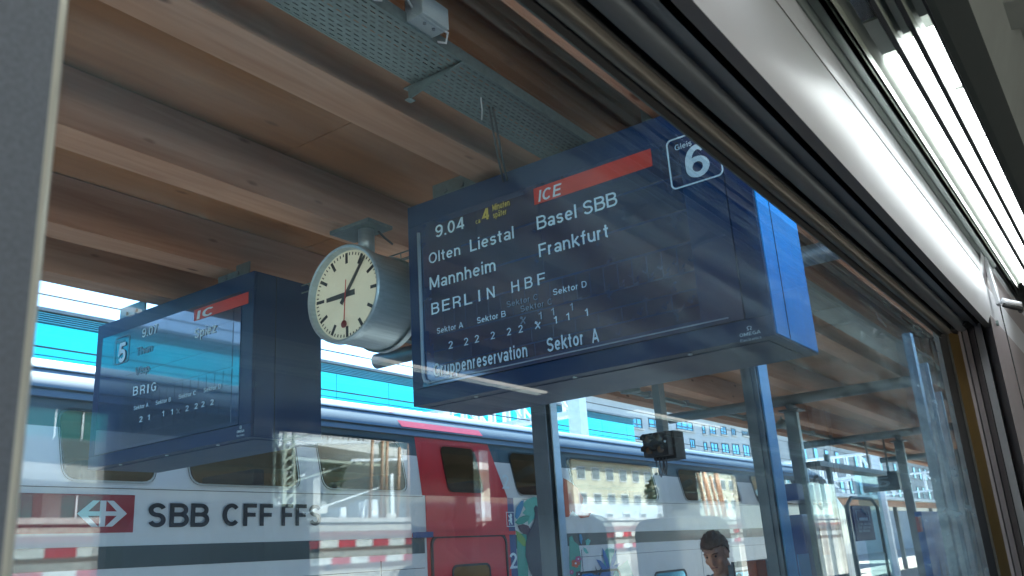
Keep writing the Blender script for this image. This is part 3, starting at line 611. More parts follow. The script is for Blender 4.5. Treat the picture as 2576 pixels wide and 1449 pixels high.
# maker's mark
def maker(par, p, h, w, X=BX - 0.003):
    p = Vector(p); p.x = X
    text_mb(MB(), 'Ω', p + Vector((0, -w * .38, h * 1.5)), p + Vector((0, -w * .62, h * 1.5)), h * 1.2, UP, NX, .01, 0.002).build('emblem', m_white_print, par)
    text_mb(MB(), 'OMEGA', p, p + Vector((0, -w, 0)), h, UP, NX, .02, 0.002).build('lettering', m_white_print, par)
    text_mb(MB(), 'Electronics', p + Vector((0, 0, -h * 1.5)), p + Vector((0, -w, -h * 1.5)), h * .8, UP, NX, 0.0, 0.002).build('lettering', m_white_print, par)
maker(b6, at(1862, 849, X=BX), 0.017, 0.105)
maker(b5, at(597, 1090, X=BX), 0.018, 0.085)
# board 5 lettering
c5 = lambda p: cw(p, (280, 820), 800 / 1656)
T5 = lambda *a, **k: face_text(b5, *a, c5, **k)
T5('9.07', (358, 532), (462, 500), (358, 474)); T5('Spiez', (704, 538), (850, 492), (704, 476)); T5('Thun', (320, 652), (425, 622), (320, 600), m=m_dim_print); T5('Visp', (310, 782), (404, 758), (310, 730), m=m_dim_print)
for ch, x, y in (('B', 298, 915), ('R', 345, 906), ('I', 392, 898), ('G', 418, 888)):
    w = 10 if ch == 'I' else 32
    T5(ch, (x, y), (x + w, y - w * .2), (x, y - 58))
T5('Sektor A', (303, 1010), (400, 990), (303, 984)); T5('Sektor B', (448, 975), (550, 952), (448, 948)); T5('Sektor C', (600, 936), (712, 912), (600, 908)); T5('Sektor D', (765, 893), (880, 866), (765, 864))
for ch, x, y in (('2', 338, 1090), ('1', 395, 1077), ('1', 490, 1052), ('1', 548, 1040), ('2', 643, 1018), ('2', 703, 1003), ('2', 748, 990), ('2', 808, 977)):
    T5(ch, (x, y), (x + (22 if ch == '2' else 13), y - 4), (x, y - 36))
cutlery(b5, 586, 1030, c5, m_dim_print, 0.6)
q = [at(*c5((712, 352)), X=BX), at(*c5((712, 424)), X=BX), at(*c5((1068, 305)), X=BX), at(*c5((1068, 230)), X=BX)]
MB().box((BX - 0.0135, q[2].y, (q[1].z + q[2].z) / 2), (BX - 0.0122, q[0].y, (q[0].z + q[3].z) / 2)).build('red_bar', m_redprint, b5)
face_text(b5, 'IC', (718, 412), (822, 380), (718, 358), c5, X=BX - 0.014, slant=0.2, bold=.03)
a, b_ = at(*c5((170, 715)), X=BX - 0.012), at(*c5((278, 505)), X=BX - 0.012)
ring(MB(), loop(b_.y, a.z, a.y, b_.z, 0.03, BX - 0.012), loop(b_.y + 0.006, a.z + 0.006, a.y - 0.006, b_.z - 0.006, 0.025, BX - 0.012), (-0.002, 0, 0)).build('platform_frame', m_dim_print, b5)
T5('5', (198, 700), (246, 690), (198, 574), bold=.03); T5('Gleis', (186, 572), (238, 560), (186, 552), m=m_dim_print)

# ================================================================== 4. CLOCK
ck = Vector((3.96, 4.085, 1.762)); CR = 0.318
clock = thing('platform_clock', 'round double faced platform clock with red second hand hanging between the boards', 'clock', (ck.x + 0.2, ck.y, 2.29))
def disc(mb, x, r0, r1, th, n=64):
    for i in range(n):
        a, b = 2 * math.pi * i / n, 2 * math.pi * (i + 1) / n
        f = lambda r, t: (x, ck.y + r * math.cos(t), ck.z + r * math.sin(t))
        mb.add([f(r0, a), f(r1, a), f(r1, b), f(r0, b)], [(0, 1, 2, 3)])
    return mb
def lathe(mb, prof, n=64):      # profile of (x, radius)
    k = len(prof); vs = [(x, ck.y + r * math.cos(2 * math.pi * i / n), ck.z + r * math.sin(2 * math.pi * i / n)) for i in range(n) for x, r in prof]
    mb.add(vs, [(i * k + j, i * k + j + 1, ((i + 1) % n) * k + j + 1, ((i + 1) % n) * k + j) for i in range(n) for j in range(k - 1)])
    return mb
lathe(MB(), [(ck.x + 0.012, .322), (ck.x + 0.35, .322)]).build('case', m_brushed, clock, smooth=True)
lathe(MB(), [(ck.x + 0.012, CR - .012), (ck.x - 0.035, CR - .004), (ck.x - 0.040, CR + 0.010), (ck.x - 0.03, CR + 0.020), (ck.x + 0.012, CR + 0.022)]).build('bezel', m_brushed, clock, auto=40)
lathe(MB(), [(ck.x + 0.36, CR - .01), (ck.x + 0.402, CR - .004), (ck.x + 0.406, CR + 0.010), (ck.x + 0.397, CR + 0.020), (ck.x + 0.350, CR + 0.022)]).build('bezel', m_brushed, clock, auto=40)
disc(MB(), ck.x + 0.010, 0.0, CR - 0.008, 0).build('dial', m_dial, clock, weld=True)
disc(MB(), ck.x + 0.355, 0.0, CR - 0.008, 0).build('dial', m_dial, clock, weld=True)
def radial(ang, r0, r1, w0, w1, x, th=0.002):     # clock angle from 12, clockwise for a viewer facing +x
    d = Vector((0, -math.sin(ang), math.cos(ang))); s_ = Vector((0, -math.cos(ang), -math.sin(ang))); c = Vector((x, ck.y, ck.z))
    return MB().prism([c + d * r0 - s_ * w0 / 2, c + d * r0 + s_ * w0 / 2, c + d * r1 + s_ * w1 / 2, c + d * r1 - s_ * w1 / 2], (-th, 0, 0))
for i in range(60):
    if i % 5 == 0: radial(2 * math.pi * i / 60, 0.218, 0.292, 0.022, 0.022, ck.x + 0.0095).build('hour_mark', m_mark, clock)
    else: radial(2 * math.pi * i / 60, 0.272, 0.292, 0.0075, 0.0075, ck.x + 0.0095).build('minute_mark', m_mark, clock)
# time shown: six minutes past nine
radial(2 * math.pi * (6.3 / 60), -0.075, 0.285, 0.032, 0.022, ck.x + 0.000).build('minute_hand', mat('hand_grey', (.06, .06, .055), .5, var=0), clock)
radial(2 * math.pi * ((8 + 58 / 60) / 12), -0.078, 0.19, 0.040, 0.030, ck.x + 0.005).build('hour_hand', MATS['hand_grey'], clock)
sa = R(184); radial(sa, -0.10, 0.20, 0.006, 0.008, ck.x - 0.006).build('second_hand', m_redprint, clock)
d_ = Vector((0, -math.sin(sa), math.cos(sa))); cc = ck + d_ * 0.205
MB().prism([(ck.x - 0.006, cc.y + 0.026 * math.cos(t), cc.z + 0.026 * math.sin(t)) for t in [2 * math.pi * i / 20 for i in range(20)]], (-0.002, 0, 0)).build('second_disc', mat('dull_red', (.3, .05, .04), .5, var=0), clock)
MB().tube([(ck.x + 0.2, ck.y, ck.z + CR), (ck.x + 0.2, ck.y, 2.27)], 0.058, 20).build('stem', m_brushed, clock, smooth=True)
box('ceiling_plate', (ck.x + 0.08, ck.y - 0.14, 2.27), (ck.x + 0.32, ck.y + 0.24, 2.297), m_galv, clock, bevel=0.004)
MB().tube([(ck.x + 0.27, ck.y - 0.05, 2.27), (ck.x + 0.30, ck.y - 0.08, 2.22), (ck.x + 0.34, ck.y - 0.12, 2.17)], 0.008, 8).build('cable', m_cable, clock)
wb = thing('cable_ladder', 'thin wire cable ladder crossing behind the clock', 'cable ladder', (4.5, 4.6, 2.2))
for dz in (0, 0.06):
    MB().bar((4.45, 3.5, 2.10 + dz), (4.45, 6.9, 2.10 + dz), 0.008).build('wire', m_galv, wb)
    MB().bar((4.55, 3.5, 2.10 + dz), (4.55, 6.9, 2.10 + dz), 0.008).build('wire', m_galv, wb)
rg = MB()
for k in range(28): rg.bar((4.45, 3.55 + k * .12, 2.10), (4.55, 3.55 + k * .12, 2.10), 0.006); rg.bar((4.45, 3.55 + k * .12, 2.10), (4.45, 3.55 + k * .12, 2.16), 0.006)
rg.build('rungs', m_galv, wb, kind='stuff')

# ================================================================== 5. SIGNAL LAMP BOX hanging further along
sy = 5.2
s_tl, s_br = at(1650, 1092, Y=sy), at(1738, 1152, Y=sy)
sx, sz0, sz1 = at(1655, 1120, Y=sy).x, at(1690, 1154, Y=sy).z, at(1690, 1090, Y=sy).z
sig = thing('signal_lamp_box', 'black hanging signal box with hooded lamps below the canopy edge', 'signal', (sx + .2, sy, 2.25))
box('housing', (sx, sy - 0.14, sz0 + 0.02), (sx + 0.16, sy + 0.22, sz1 - 0.02), m_black, sig, bevel=0.01)
box('housing', (sx + 0.165, sy - 0.17, sz0 - 0.02), (sx + 0.46, sy + 0.16, sz1), m_black, sig, bevel=0.01)
for yy in (sy - 0.04, sy + 0.13):
    for zz in (sz0 + 0.10, sz1 - 0.10):
        mbh = MB(); n = 12
        pts = [(yy + 0.062 * math.cos(R(a)), zz + 0.062 * math.sin(R(a))) for a in range(-10, 191, 20)]
        for i in range(len(pts) - 1):
            (a1, b1), (a2, b2) = pts[i], pts[i + 1]
            mbh.add([(sx - 0.001, a1, b1), (sx - 0.001, a2, b2), (sx - 0.13, a2, b2), (sx - 0.13, a1, b1)], [(0, 1, 2, 3)])
        mbh.build('lamp_hood', m_black, sig, smooth=True)
        MB().tube([(sx - 0.002, yy, zz), (sx - 0.02, yy, zz)], 0.045, 16).build('lens', mat('amber_lens', (.16, .09, .04), .15, var=0), sig)
MB().tube([(sx - 0.002, sy - 0.11, (sz0 + sz1) / 2 + .02), (sx - 0.012, sy - 0.11, (sz0 + sz1) / 2 + .02)], 0.016, 12).build('indicator', m_white_print, sig)
box('hanging_post', (sx + 0.13, sy - 0.04, sz1), (sx + 0.30, sy + 0.06, 2.299), m_steel, sig)
for k, (dy, dz) in enumerate(((-.05, .22), (.0, .20), (.10, .24), (.05, .18))):
    MB().tube([(sx + .1, sy + dy, sz0), (sx + .1, sy + dy, sz0 - dz * .5), (sx + .16, sy + dy * .5 + .03, sz0 - dz), (sx + .24, sy + .06 + dy * .2, sz0 - dz * .5), (sx + .26, sy + .07, sz0)], 0.009, 6).build('cable', m_cable, sig, smooth=True)
MB().tube([(sx + .3, sy + .1, sz1), (sx + .32, sy + .1, (sz1 + 2.2) / 2), (sx + .3, sy + .12, 2.26)], 0.01, 6).build('cable', m_cable, sig)

# ================================================================== 6. THE TRAIN ACROSS THE PLATFORM
TY = 7.90
tr = thing('double_deck_train', 'white double deck passenger train with red door standing across the platform', 'train', (11, 9.25, -2.2))
X0, X1 = -32.0, 27.5
ysl = lambda z: TY + max(0, z - 0.90) * 0.18
def tpx(px, py): return at(px, py, Y=TY)
def slot(px, py, zz):     # x of the side at height zz seen at this pixel
    y = ysl(zz); return at(px, py, Y=y).x
MB().sweep([(TY, -2.0), (TY, 0.90), (2 * 9.25 - TY, 0.90), (2 * 9.25 - TY, -2.0)], X0, X1, closed=False).build('lower_body', m_train, tr)
# upper window band with real openings
ups = []
def up_win(bl, br, tl, trr, r=0.12, dz=0.0):
    zb_, zt_ = 0.955, 1.60
    c = [(slot(*bl, zb_), zb_), (slot(*br, zb_), zb_), (slot(*trr, zt_), zt_), (slot(*tl, zt_), zt_)]
    ups.append(rquad(c, r, 5)); return c
full = lambda x, y, o, s: ((o[0] + x * s) * .789216, (o[1] + y * s) * .789216)
f5 = lambda x, y: full(x, y, (0, 1216), .4278); f6 = lambda x, y: full(x, y, (1000, 1216), .4278); f7 = lambda x, y: full(x, y, (2100, 1186), .45186)
# bottoms measured, tops a hair wider
for x0_, x1_ in ((160, 391), (483, 753), (816, 1022)):
    a, b = slot(x0_, 1200, .955), slot(x1_, 1205, .955)
    ups.append(rquad([(a, .955), (b, .955), (b - .02, 1.60), (a - .04, 1.60)], .14, 5))
a, b = slot(f6(1005, 835)[0], f6(1005, 835)[1], .955), slot(f6(1265, 840)[0], f6(1265, 840)[1], .955)
door_top = rquad([(a, .955), (b, .955), (b - .05, 1.60), (a - .02, 1.60)], .10, 5)
ups.append(door_top)
for p0, p1 in ((f6(1525, 855), f6(1850, 870)), (f6(1960, 830), (1686, 1262)), (f7(195, 915), f7(612, 935)), (f7(705, 935), f7(1000, 940)), (f7(1010, 940), f7(1150, 940))):
    a, b = slot(*p0, .955), slot(*p1, .955)
    if b - a > 3.0: b = a + 3.0
    ups.append(rquad([(a, .955), (b, .955), (b - .02, 1.60), (a - .04, 1.60)], .14, 5))
outer = [(X0, 0.90), (X1, 0.90), (X1, 1.70), (X0, 1.70)]
ups = [u for u in ups if u and min(p[0] for p in u) > X0 + .1 and max(p[0] for p in u) < X1 - .1]
polys = [[Vector((p[0], ysl(p[1]), p[1])) for p in outer]] + [[Vector((p[0], ysl(p[1]), p[1])) for p in h] for h in ups]
flat = [v for p in polys for v in p]
fs = tessellate_polygon([[Vector((v.x, v.z, 0)) for v in p] for p in polys])
MB().add(flat, [list(f) for f in fs]).build('upper_side', m_train, tr)
us = [o for o in tr.children if o.name.startswith('upper_side')][0]
us.data.materials.append(mat('train_upper_shade', (0.018, 0.075, 0.105), 0.35, var=.12, coat=.3))  # shade below the roof curve, painted on the upper side
bmx = bmesh.new(); bmx.from_mesh(us.data); zc = 1.43 - us.location.z - tr.location.z
bmesh.ops.bisect_plane(bmx, geom=bmx.verts[:] + bmx.edges[:] + bmx.faces[:], plane_co=(0, 0, zc), plane_no=(0, 0, 1))
for f in bmx.faces:
    if f.calc_center_median().z > zc: f.material_index = 1
bmx.to_mesh(us.data); bmx.free()
for h in ups:
    c = sum((Vector((p[0], p[1])) for p in h), Vector((0, 0))) / len(h)
    grow = lambda k: [Vector((c.x + (p[0] - c.x) * (1 + k / abs(p[0] - c.x + 1e-6) * (1 if p[0] != c.x else 0)) if False else c.x + (p[0] - c.x) * (1 + k), 0, c.y + (p[1] - c.y) * (1 + k * 1.6))) for p in h]
    o_ = [Vector((p.x, ysl(p.z) - .012, p.z)) for p in grow(.035)]; i_ = [Vector((p.x, ysl(p.z) - .012, p.z)) for p in grow(-.005)]
    w = ring(MB(), o_, i_, (0, .014, 0)).build('window', m_black, tr)
    MB().add([Vector((p[0], ysl(p[1]) + .006, p[1])) for p in h], [list(f) for f in tessellate_polygon([[Vector((p[0], p[1], 0)) for p in h]])]).build('pane', m_tglass, w)
# painted shade between upper windows (under the roof curve)
zq = 1.46
# roof
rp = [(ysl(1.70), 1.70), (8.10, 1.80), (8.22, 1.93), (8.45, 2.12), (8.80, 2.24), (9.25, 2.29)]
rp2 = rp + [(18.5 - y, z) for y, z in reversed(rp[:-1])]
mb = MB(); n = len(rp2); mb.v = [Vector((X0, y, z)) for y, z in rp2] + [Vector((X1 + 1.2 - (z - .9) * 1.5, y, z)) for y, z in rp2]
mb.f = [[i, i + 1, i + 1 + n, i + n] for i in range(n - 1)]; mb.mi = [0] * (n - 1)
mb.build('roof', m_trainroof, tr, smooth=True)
# nose
mb = MB()
mb.add([(X1, TY, -2.0), (X1, TY, .90), (X1, ysl(1.7), 1.70), (X1 + 1.2 - .8 * 1.5, 8.10, 1.80), (X1 + 2.4, 8.3, .9), (X1 + 2.4, 8.3, -2.0)], [(0, 1, 4, 5), (1, 2, 3, 4)])
mb.build('nose', m_train, tr)
for z, w_ in ((1.795, .016), (1.70, .012)):
    y = 8.097 if z > 1.75 else ysl(1.7)
    MB().bar((X0, y - .008, z), (X1, y - .008, z), 0.016, w_).build('gutter', m_darkband, tr)
MB().bar((X0, 8.33, 2.03), (X1, 8.33, 2.03), 0.012, .01).build('roof_joint', m_darkband, tr)
# dark band on the upper edge and the waist band
box('waist_band', (slot(280, 1390, .3) - 12, TY - .006, .165), (9.02, TY - .001, .362), m_darkband, tr)
box('waist_band', (10.95, TY - .006, .165), (X1 - .05, TY - .001, .362), m_darkband, tr)
# interior of the upper deck
box('saloon_floor', (X0 + .1, TY + .1, .32), (X1 - .1, 10.45, .36), m_insided, tr)
MB().sweep([(10.45, .36), (10.35, 1.5), (9.8, 1.95), (8.7, 1.95), (8.15, 1.68)], X0 + .1, X1 - .1, closed=False).build('saloon_lining', m_inside, tr)
for k in range(20):
    x = -24 + k * 2.6
    box('saloon_lamp', (x, 9.2, 1.925), (x + 1.6, 9.32, 1.945), l_strip2, tr)
for k in range(16):
    x = -5.5 + k * 2.0
    for y in (8.2, 9.6):
        box('saloon_seat', (x, y, .37), (x + .16, y + .95, 1.18), m_seat, tr, bevel=.04)
    MB().tube([(x + 1, 8.35, .4), (x + 1, 8.35, 1.0), (x + 1.1, 8.4, 1.15), (x + 1.3, 8.5, 1.16), (x + 1.4, 8.5, .9)], .018, 8).build('grab_rail', m_galv, tr, smooth=True)
# red entrance area
dl, dr = 9.02, 10.90
dl = tpx(1071, 1300).x; dr = tpx(1277, 1300).x
box('red_side', (dl, TY - .009, -2.0), (dr, TY - .002, .899), m_trainred, tr)
c = [(dl - .06, .90), (dr + .02, .90), (dr - .22, 1.70), (dl - .02, 1.70)]
ho = [[Vector((p[0], p[1], 0)) for p in c], [Vector((p[0], p[1], 0)) for p in door_top]]
fl = [v for p in ho for v in p]
MB().add([Vector((v.x, ysl(v.y) - .004, v.y)) for v in fl], [list(f) for f in tessellate_polygon(ho)]).build('red_side', m_trainred, tr)
# door with rounded seal and window
D0, D1 = tpx(1088, 1440).x, tpx(1272, 1440).x
dz = tpx(1180, 1352).z
door = MB().prism([Vector((u, TY - .010, v)) for u, v in rrect(D0, -1.6, D1, dz, .10)], (0, -.012, 0)).build('door', m_trainred, tr)
ring(MB(), [Vector((u, TY - .012, v)) for u, v in rrect(D0 - .04, -1.64, D1 + .04, dz + .04, .13)], [Vector((u, TY - .012, v)) for u, v in rrect(D0, -1.6, D1, dz, .10)], (0, -.022, 0)).build('seal', m_black, door)
wl, wr_, wt = tpx(1137, 1440).x, tpx(1228, 1440).x, tpx(1180, 1424).z
ring(MB(), [Vector((u, TY - .024, v)) for u, v in rrect(wl - .03, wt - .95, wr_ + .03, wt + .03, .10)], [Vector((u, TY - .024, v)) for u, v in rrect(wl, wt - .92, wr_, wt, .08)], (0, -.01, 0)).build('door_window_seal', m_black, door)
MB().prism([Vector((u, TY - .024, v)) for u, v in rrect(wl, wt - .92, wr_, wt, .08)], (0, -.003, 0)).build('door_pane', mat('door_glass_amber', (.22, .12, .03), .12, var=.3, scale=2, coat=.5), door)
a, b = tpx(1036, 1347), tpx(1290, 1345)
MB().bar((a.x, TY - .03, a.z), (b.x, TY - .03, a.z), .05, .05).build('step_rail', m_trainred, tr)
MB().bar((a.x - .02, TY - .07, a.z), (dl + .02, TY - .07, a.z), .07, .07).build('end_block', m_trainblue, tr)
# blue strip with class numbers and emblem
b0, b1 = dr + .001, tpx(1300, 1350).x
MB().prism([Vector((x, TY - .007, z)) for x, z in ((dr, -2.0), (tpx(1302, 1440).x, -2.0), (tpx(1302, 1440).x, .2), (tpx(1281, 1190).x + .05, .899), (dr, .899))], (0, .004, 0)).build('blue_strip', m_trainblue, tr)
def side_text(s, p0, p1, top, m, par=tr, bold=.02, y=TY - .013, name='lettering'):
    a, b, t = at(*p0, Y=y), at(*p1, Y=y), at(*top, Y=y); b.z = a.z
    return text_mb(MB(), s, a, b, abs(t.z - a.z), UP, (0, -1, 0), bold, .001).build(name, m, par)
side_text('2', (1263, 1229), (1281, 1229), (1262, 1193), m_white_print); side_text('2', (1282, 1431), (1302, 1431), (1282, 1391), m_white_print)
bl_, tr_ = at(1275, 1325, Y=TY - .012), at(1293, 1288, Y=TY - .012)
ring(MB(), [Vector((u, TY - .013, v)) for u, v in ((bl_.x, bl_.z), (tr_.x, bl_.z), (tr_.x, tr_.z), (bl_.x, tr_.z))], [Vector((u, TY - .013, v)) for u, v in ((bl_.x + .01, bl_.z + .01), (tr_.x - .01, bl_.z + .01), (tr_.x - .01, tr_.z - .01), (bl_.x + .01, tr_.z - .01))], (0, -.001, 0)).build('emblem_frame', m_white_print, tr)
ux, uz = (tr_.x - bl_.x), (tr_.z - bl_.z)
bear = [(.30, .12), (.42, .12), (.40, .25), (.52, .30), (.60, .14), (.72, .14), (.66, .34), (.70, .55), (.62, .66), (.72, .72), (.70, .84), (.56, .90), (.46, .86), (.40, .72), (.26, .80), (.22, .74), (.38, .60), (.40, .48), (.24, .44), (.24, .37), (.40, .36), (.34, .24)]
MB().prism([Vector((bl_.x + u * ux, TY - .014, bl_.z + v * uz)) for u, v in bear], (0, .001, 0)).build('bear_emblem', m_white_print, tr)
# company lettering and logo
side_text('SBB', (371, 1327), (526, 1324), (371, 1265), m_letter, bold=.028); side_text('CFF', (559, 1324), (686, 1322), (559, 1266), m_letter, bold=.028); side_text('FFS', (708, 1323), (808, 1320), (708, 1268), m_letter, bold=.028)
l0, l1 = at(42, 1242, Y=TY), at(333, 1344, Y=TY)
lz1, lz0 = at(200, 1243, Y=TY).z, at(300, 1340, Y=TY).z
box('logo_field', (l0.x, TY - .006, lz0), (l1.x, TY - .002, lz1), m_logo_red, tr)
lc, lm = (at(193, 1292, Y=TY).x + at(318, 1294, Y=TY).x) / 2, (lz0 + lz1) / 2
hw_, hh = (at(318, 1294, Y=TY).x - at(193, 1292, Y=TY).x) / 2, (lz1 - lz0) * .34
def lg(pts): MB().prism([Vector((lc + u * hw_, TY - .009, lm + v * hh)) for u, v in pts], (0, .002, 0)).build('logo_arrow', m_white_print if False else m_train, tr)
lg([(-1, 0), (-.42, 1), (-.14, 1), (-.58, .17), (-.12, .17), (-.12, 1), (.12, 1), (.12, .17), (.58, .17), (.14, 1), (.42, 1), (1, 0), (.42, -1), (.14, -1), (.58, -.17), (.12, -.17), (.12, -1), (-.12, -1), (-.12, -.17), (-.58, -.17), (-.14, -1), (-.42, -1)])
# red stripes on the roof shoulder
def roof_quad(pts, name, m):
    out = []
    for px, py in pts:          # march to the roof surface
        best = None
        for (ya, za), (yb, zb_) in zip(rp[:-1], rp[1:]):
            d = ray(px, py)
            for k in range(41):
                y = ya + (yb - ya) * k / 40; z = za + (zb_ - za) * k / 40
                e = abs(d.z / d.y - z / y)
                if best is None or e < best[0]: best = (e, y, z)
        _, y, z = best; out.append(Vector((ray(px, py).x / ray(px, py).y * y, y - .006, z + .006)))
    MB().add(out, [tuple(range(len(out)))]).build(name, m, tr)
roof_quad([f6(620, 290), f6(1225, 368), f6(1258, 410), f6(655, 338)], 'roof_stripe', m_pinkred)
roof_quad([f6(505, 182), f6(1090, 258), f6(1130, 303), f6(560, 232)], 'roof_stripe', m_pinkred)
for x in (-8.2, -1.0, 3.4, 8.2, 12.9, 17.6, 22.3):
    MB().box((x, TY - .0035, -1.9), (x + .012, TY - .0005, .10)).build('panel_joint', m_darkband, tr)
for z in (-.02, .60 + .28):
    MB().box((X0 + .1, TY - .003, z), (dl - .05, TY - .0005, z + .007)).build('panel_joint', m_darkband, tr); MB().box((b1 + .2, TY - .003, z), (X1 - .1, TY - .0005, z + .007)).build('panel_joint', m_darkband, tr)
# lower deck windows
for x0_, x1_ in ((1452, 1560), (1645, 1727), (1830, 1905)):
    a, b, t = tpx(x0_, 1449).x, tpx(x1_, 1449).x, tpx((x0_ + x1_) / 2, 1434).z
    w = ring(MB(), [Vector((u, TY - .004, v)) for u, v in rrect(a, t - .8, b, t, .13)], [Vector((u, TY - .004, v)) for u, v in rrect(a + .04, t - .76, b - .04, t - .04, .10)], (0, -.012, 0)).build('window', m_black, tr)
    MB().prism([Vector((u, TY - .004, v)) for u, v in rrect(a + .04, t - .76, b - .04, t - .04, .10)], (0, -.002, 0)).build('pane', m_winglass, w)
# printed jungle decoration
def deco(pts, m, name='printed_leaf', conv=f6, k=0):
    MB().prism([at(*conv(*p), Y=TY - .010 - k * .0015) for p in pts], (0, .001, 0)).build(name, m, tr)
c_teal, c_mint, c_lime, c_sky, c_plum = [mat(n_, c_, .45, var=.1) for n_, c_ in (('print_teal', (.03, .30, .24)), ('print_mint', (.10, .46, .40)), ('print_lime', (.16, .34, .06)), ('print_sky', (.05, .26, .48)), ('print_plum', (.05, .02, .05)))]
c_dark, c_or, c_pink, c_blue = [mat(n_, c_, .45, var=.1) for n_, c_ in (('print_dark', (.008, .02, .05)), ('print_orange', (.50, .09, .04)), ('print_pink', (.42, .06, .22)), ('print_blue', (.02, .14, .42)))]
f9 = lambda x, y: full(x, y, (1600, 1600), 700 / 2576)
# teal field beside the blue strip, foliage burst, leaves
deco([(1512, 1140), (1585, 1130), (1600, 1470), (1524, 1470)], c_teal, 'printed_field')
deco([(1590, 880), (1640, 860), (1720, 875), (1745, 980), (1735, 1040), (1660, 1000), (1600, 1070), (1585, 1000), (1555, 980), (1580, 950), (1555, 915)], c_mint, k=1)
deco([(1500, 1010), (1510, 940), (1545, 890), (1565, 885), (1562, 930), (1540, 990), (1515, 1030)], c_sky, k=2)
deco([(1500, 1050), (1530, 1015), (1580, 995), (1612, 1000), (1600, 1035), (1560, 1062), (1520, 1065)], c_teal, k=3)
deco([(1520, 1075), (1560, 1062), (1600, 1075), (1618, 1110), (1600, 1145), (1560, 1135), (1535, 1110)], c_plum, k=2)
deco([(1503, 1105), (1540, 1130), (1575, 1170), (1588, 1230), (1560, 1225), (1520, 1180)], c_lime, k=3)
# dark rounded shape (plain stand-in)
deco([(1640, 945), (1655, 920), (1668, 935), (1690, 922), (1725, 960), (1745, 1040), (1760, 1200), (1790, 1470), (1640, 1470), (1605, 1400), (1580, 1300), (1580, 1210), (1600, 1130), (1640, 1050), (1648, 985)], c_dark, 'printed_bush', k=4)
deco([(1690, 1150), (1720, 1120), (1760, 1180), (1770, 1300), (1735, 1320), (1690, 1260)], mat('print_mauve', (.10, .09, .12), .5, var=0), 'printed_bush', k=5)
# shrub right of the column
deco([(1905, 1160), (1925, 1150), (1940, 1190), (1975, 1220), (1995, 1330), (1985, 1470), (1905, 1470)], c_teal, 'printed_bush', k=1)
deco([(1978, 1140), (1992, 1136), (2004, 1170), (1995, 1215), (1982, 1190)], c_sky, k=2); deco([(2025, 1185), (2045, 1170), (2064, 1185), (2050, 1220), (2030, 1218)], c_mint, k=2)
deco([(2010, 1235), (2030, 1245), (2050, 1280), (2030, 1282), (2012, 1262)], c_mint, k=2)
def flower(cx_, cy_, r, m, k=4):
    pts = []
    for i in range(40):
        a = 2 * math.pi * i / 40; rr = r * (.72 + .28 * abs(math.cos(2.5 * a))); pts.append((cx_ + rr * math.cos(a), cy_ + rr * math.sin(a)))
    deco(pts, m, 'printed_flower', k=k)
    deco([(cx_ + r * .22 * math.cos(t), cy_ + r * .22 * math.sin(t)) for t in [math.pi * i / 5 for i in range(10)]], m_white_print, 'flower_centre', k=k + 1)
flower(1952, 1355, 34, c_or); flower(1972, 1322, 24, c_pink, 6); flower(1976, 1436, 26, c_plum); flower(1922, 1420, 18, c_pink)
for pts in ([(2150, 1400), (2110, 1335), (2105, 1325), (2140, 1335), (2180, 1380), (2205, 1420)], [(2190, 1400), (2155, 1300), (2150, 1240), (2172, 1270), (2195, 1330), (2205, 1390)], [(2205, 1400), (2225, 1310), (2255, 1250), (2252, 1330), (2225, 1400)], [(2200, 1420), (2240, 1370), (2280, 1350), (2255, 1400), (2220, 1440)], [(2110, 1470), (2150, 1420), (2220, 1410), (2240, 1470)]):
    deco(pts, c_blue, k=3)
for pts in ([(2160, 1380), (2170, 1260), (2200, 1235), (2240, 1250), (2230, 1380)], [(2235, 1470), (2240, 1400), (2290, 1370), (2340, 1330), (2360, 1390), (2380, 1440), (2400, 1470)]):
    deco(pts, c_mint, 'printed_bush', k=1)
for pts in ([(2062, 1418), (2090, 1420), (2125, 1445), (2095, 1440)], [(2095, 1370), (2108, 1400), (2122, 1445), (2108, 1430)], [(2130, 1450), (2128, 1410), (2146, 1385), (2144, 1430)]):
    deco(pts, c_dark, k=3)
for pts in ([(1860, 720), (1900, 740), (1960, 790), (2010, 870), (1990, 960), (2040, 980), (2070, 975), (2050, 1010), (1990, 1018), (1930, 960), (1900, 1010), (1862, 1010)],):
    deco(pts, c_or, 'printed_bird', k=1)

# ================================================================== 7. BUILDINGS BEYOND THE TRAIN
fac = thing('glass_facade_building', 'long low building clad in bright cyan glass panels behind the train', 'building', (18, 22, -2.6))
FY = 20.0; fx0, fx1 = -68.0, at(1588, 1010, Y=FY).x
ftop = 0.314 * FY
box('core', (fx0, FY + .15, -2.6), (fx1, FY + 12, ftop - .05), m_sheet, fac)
nrow = 4; ph = 2.15; z = ftop - .35
for r_ in range(nrow):
    src = None; x = fx0; z0_ = z - ph * (r_ + 1) if r_ else z - .75; z1_ = z - ph * r_ if r_ else z
    z0_ = z - .75 - ph * r_; z1_ = z if r_ == 0 else z - .75 - ph * (r_ - 1)
    while x < fx1 - .3:
        x2 = min(x + 2.35, fx1)
        if src is None: src = box('glass_panel', (x + .012, FY, z0_ + .012), (x2 - .012, FY + .1, z1_ - .012), m_facade, fac); bx0 = x
        elif x2 - x > 2.3: copy_part(src, fac, (x - bx0, 0, 0))
        else: box('glass_panel', (x + .012, FY, z0_ + .012), (x2 - .012, FY + .1, z1_ - .012), m_facade, fac)
        x = x2
m_louv = mat('louvre_blue', (.04, .30, .42), .5)
for k in range(5):
    box('louvre', (fx0, FY - .06, ftop - .33 + k * .05), (fx1, FY + .1, ftop - .31 + k * .05), m_louv, fac)
box('parapet', (fx0, FY - .12, ftop - .08), (fx1, FY + .15, ftop), m_steel, fac)
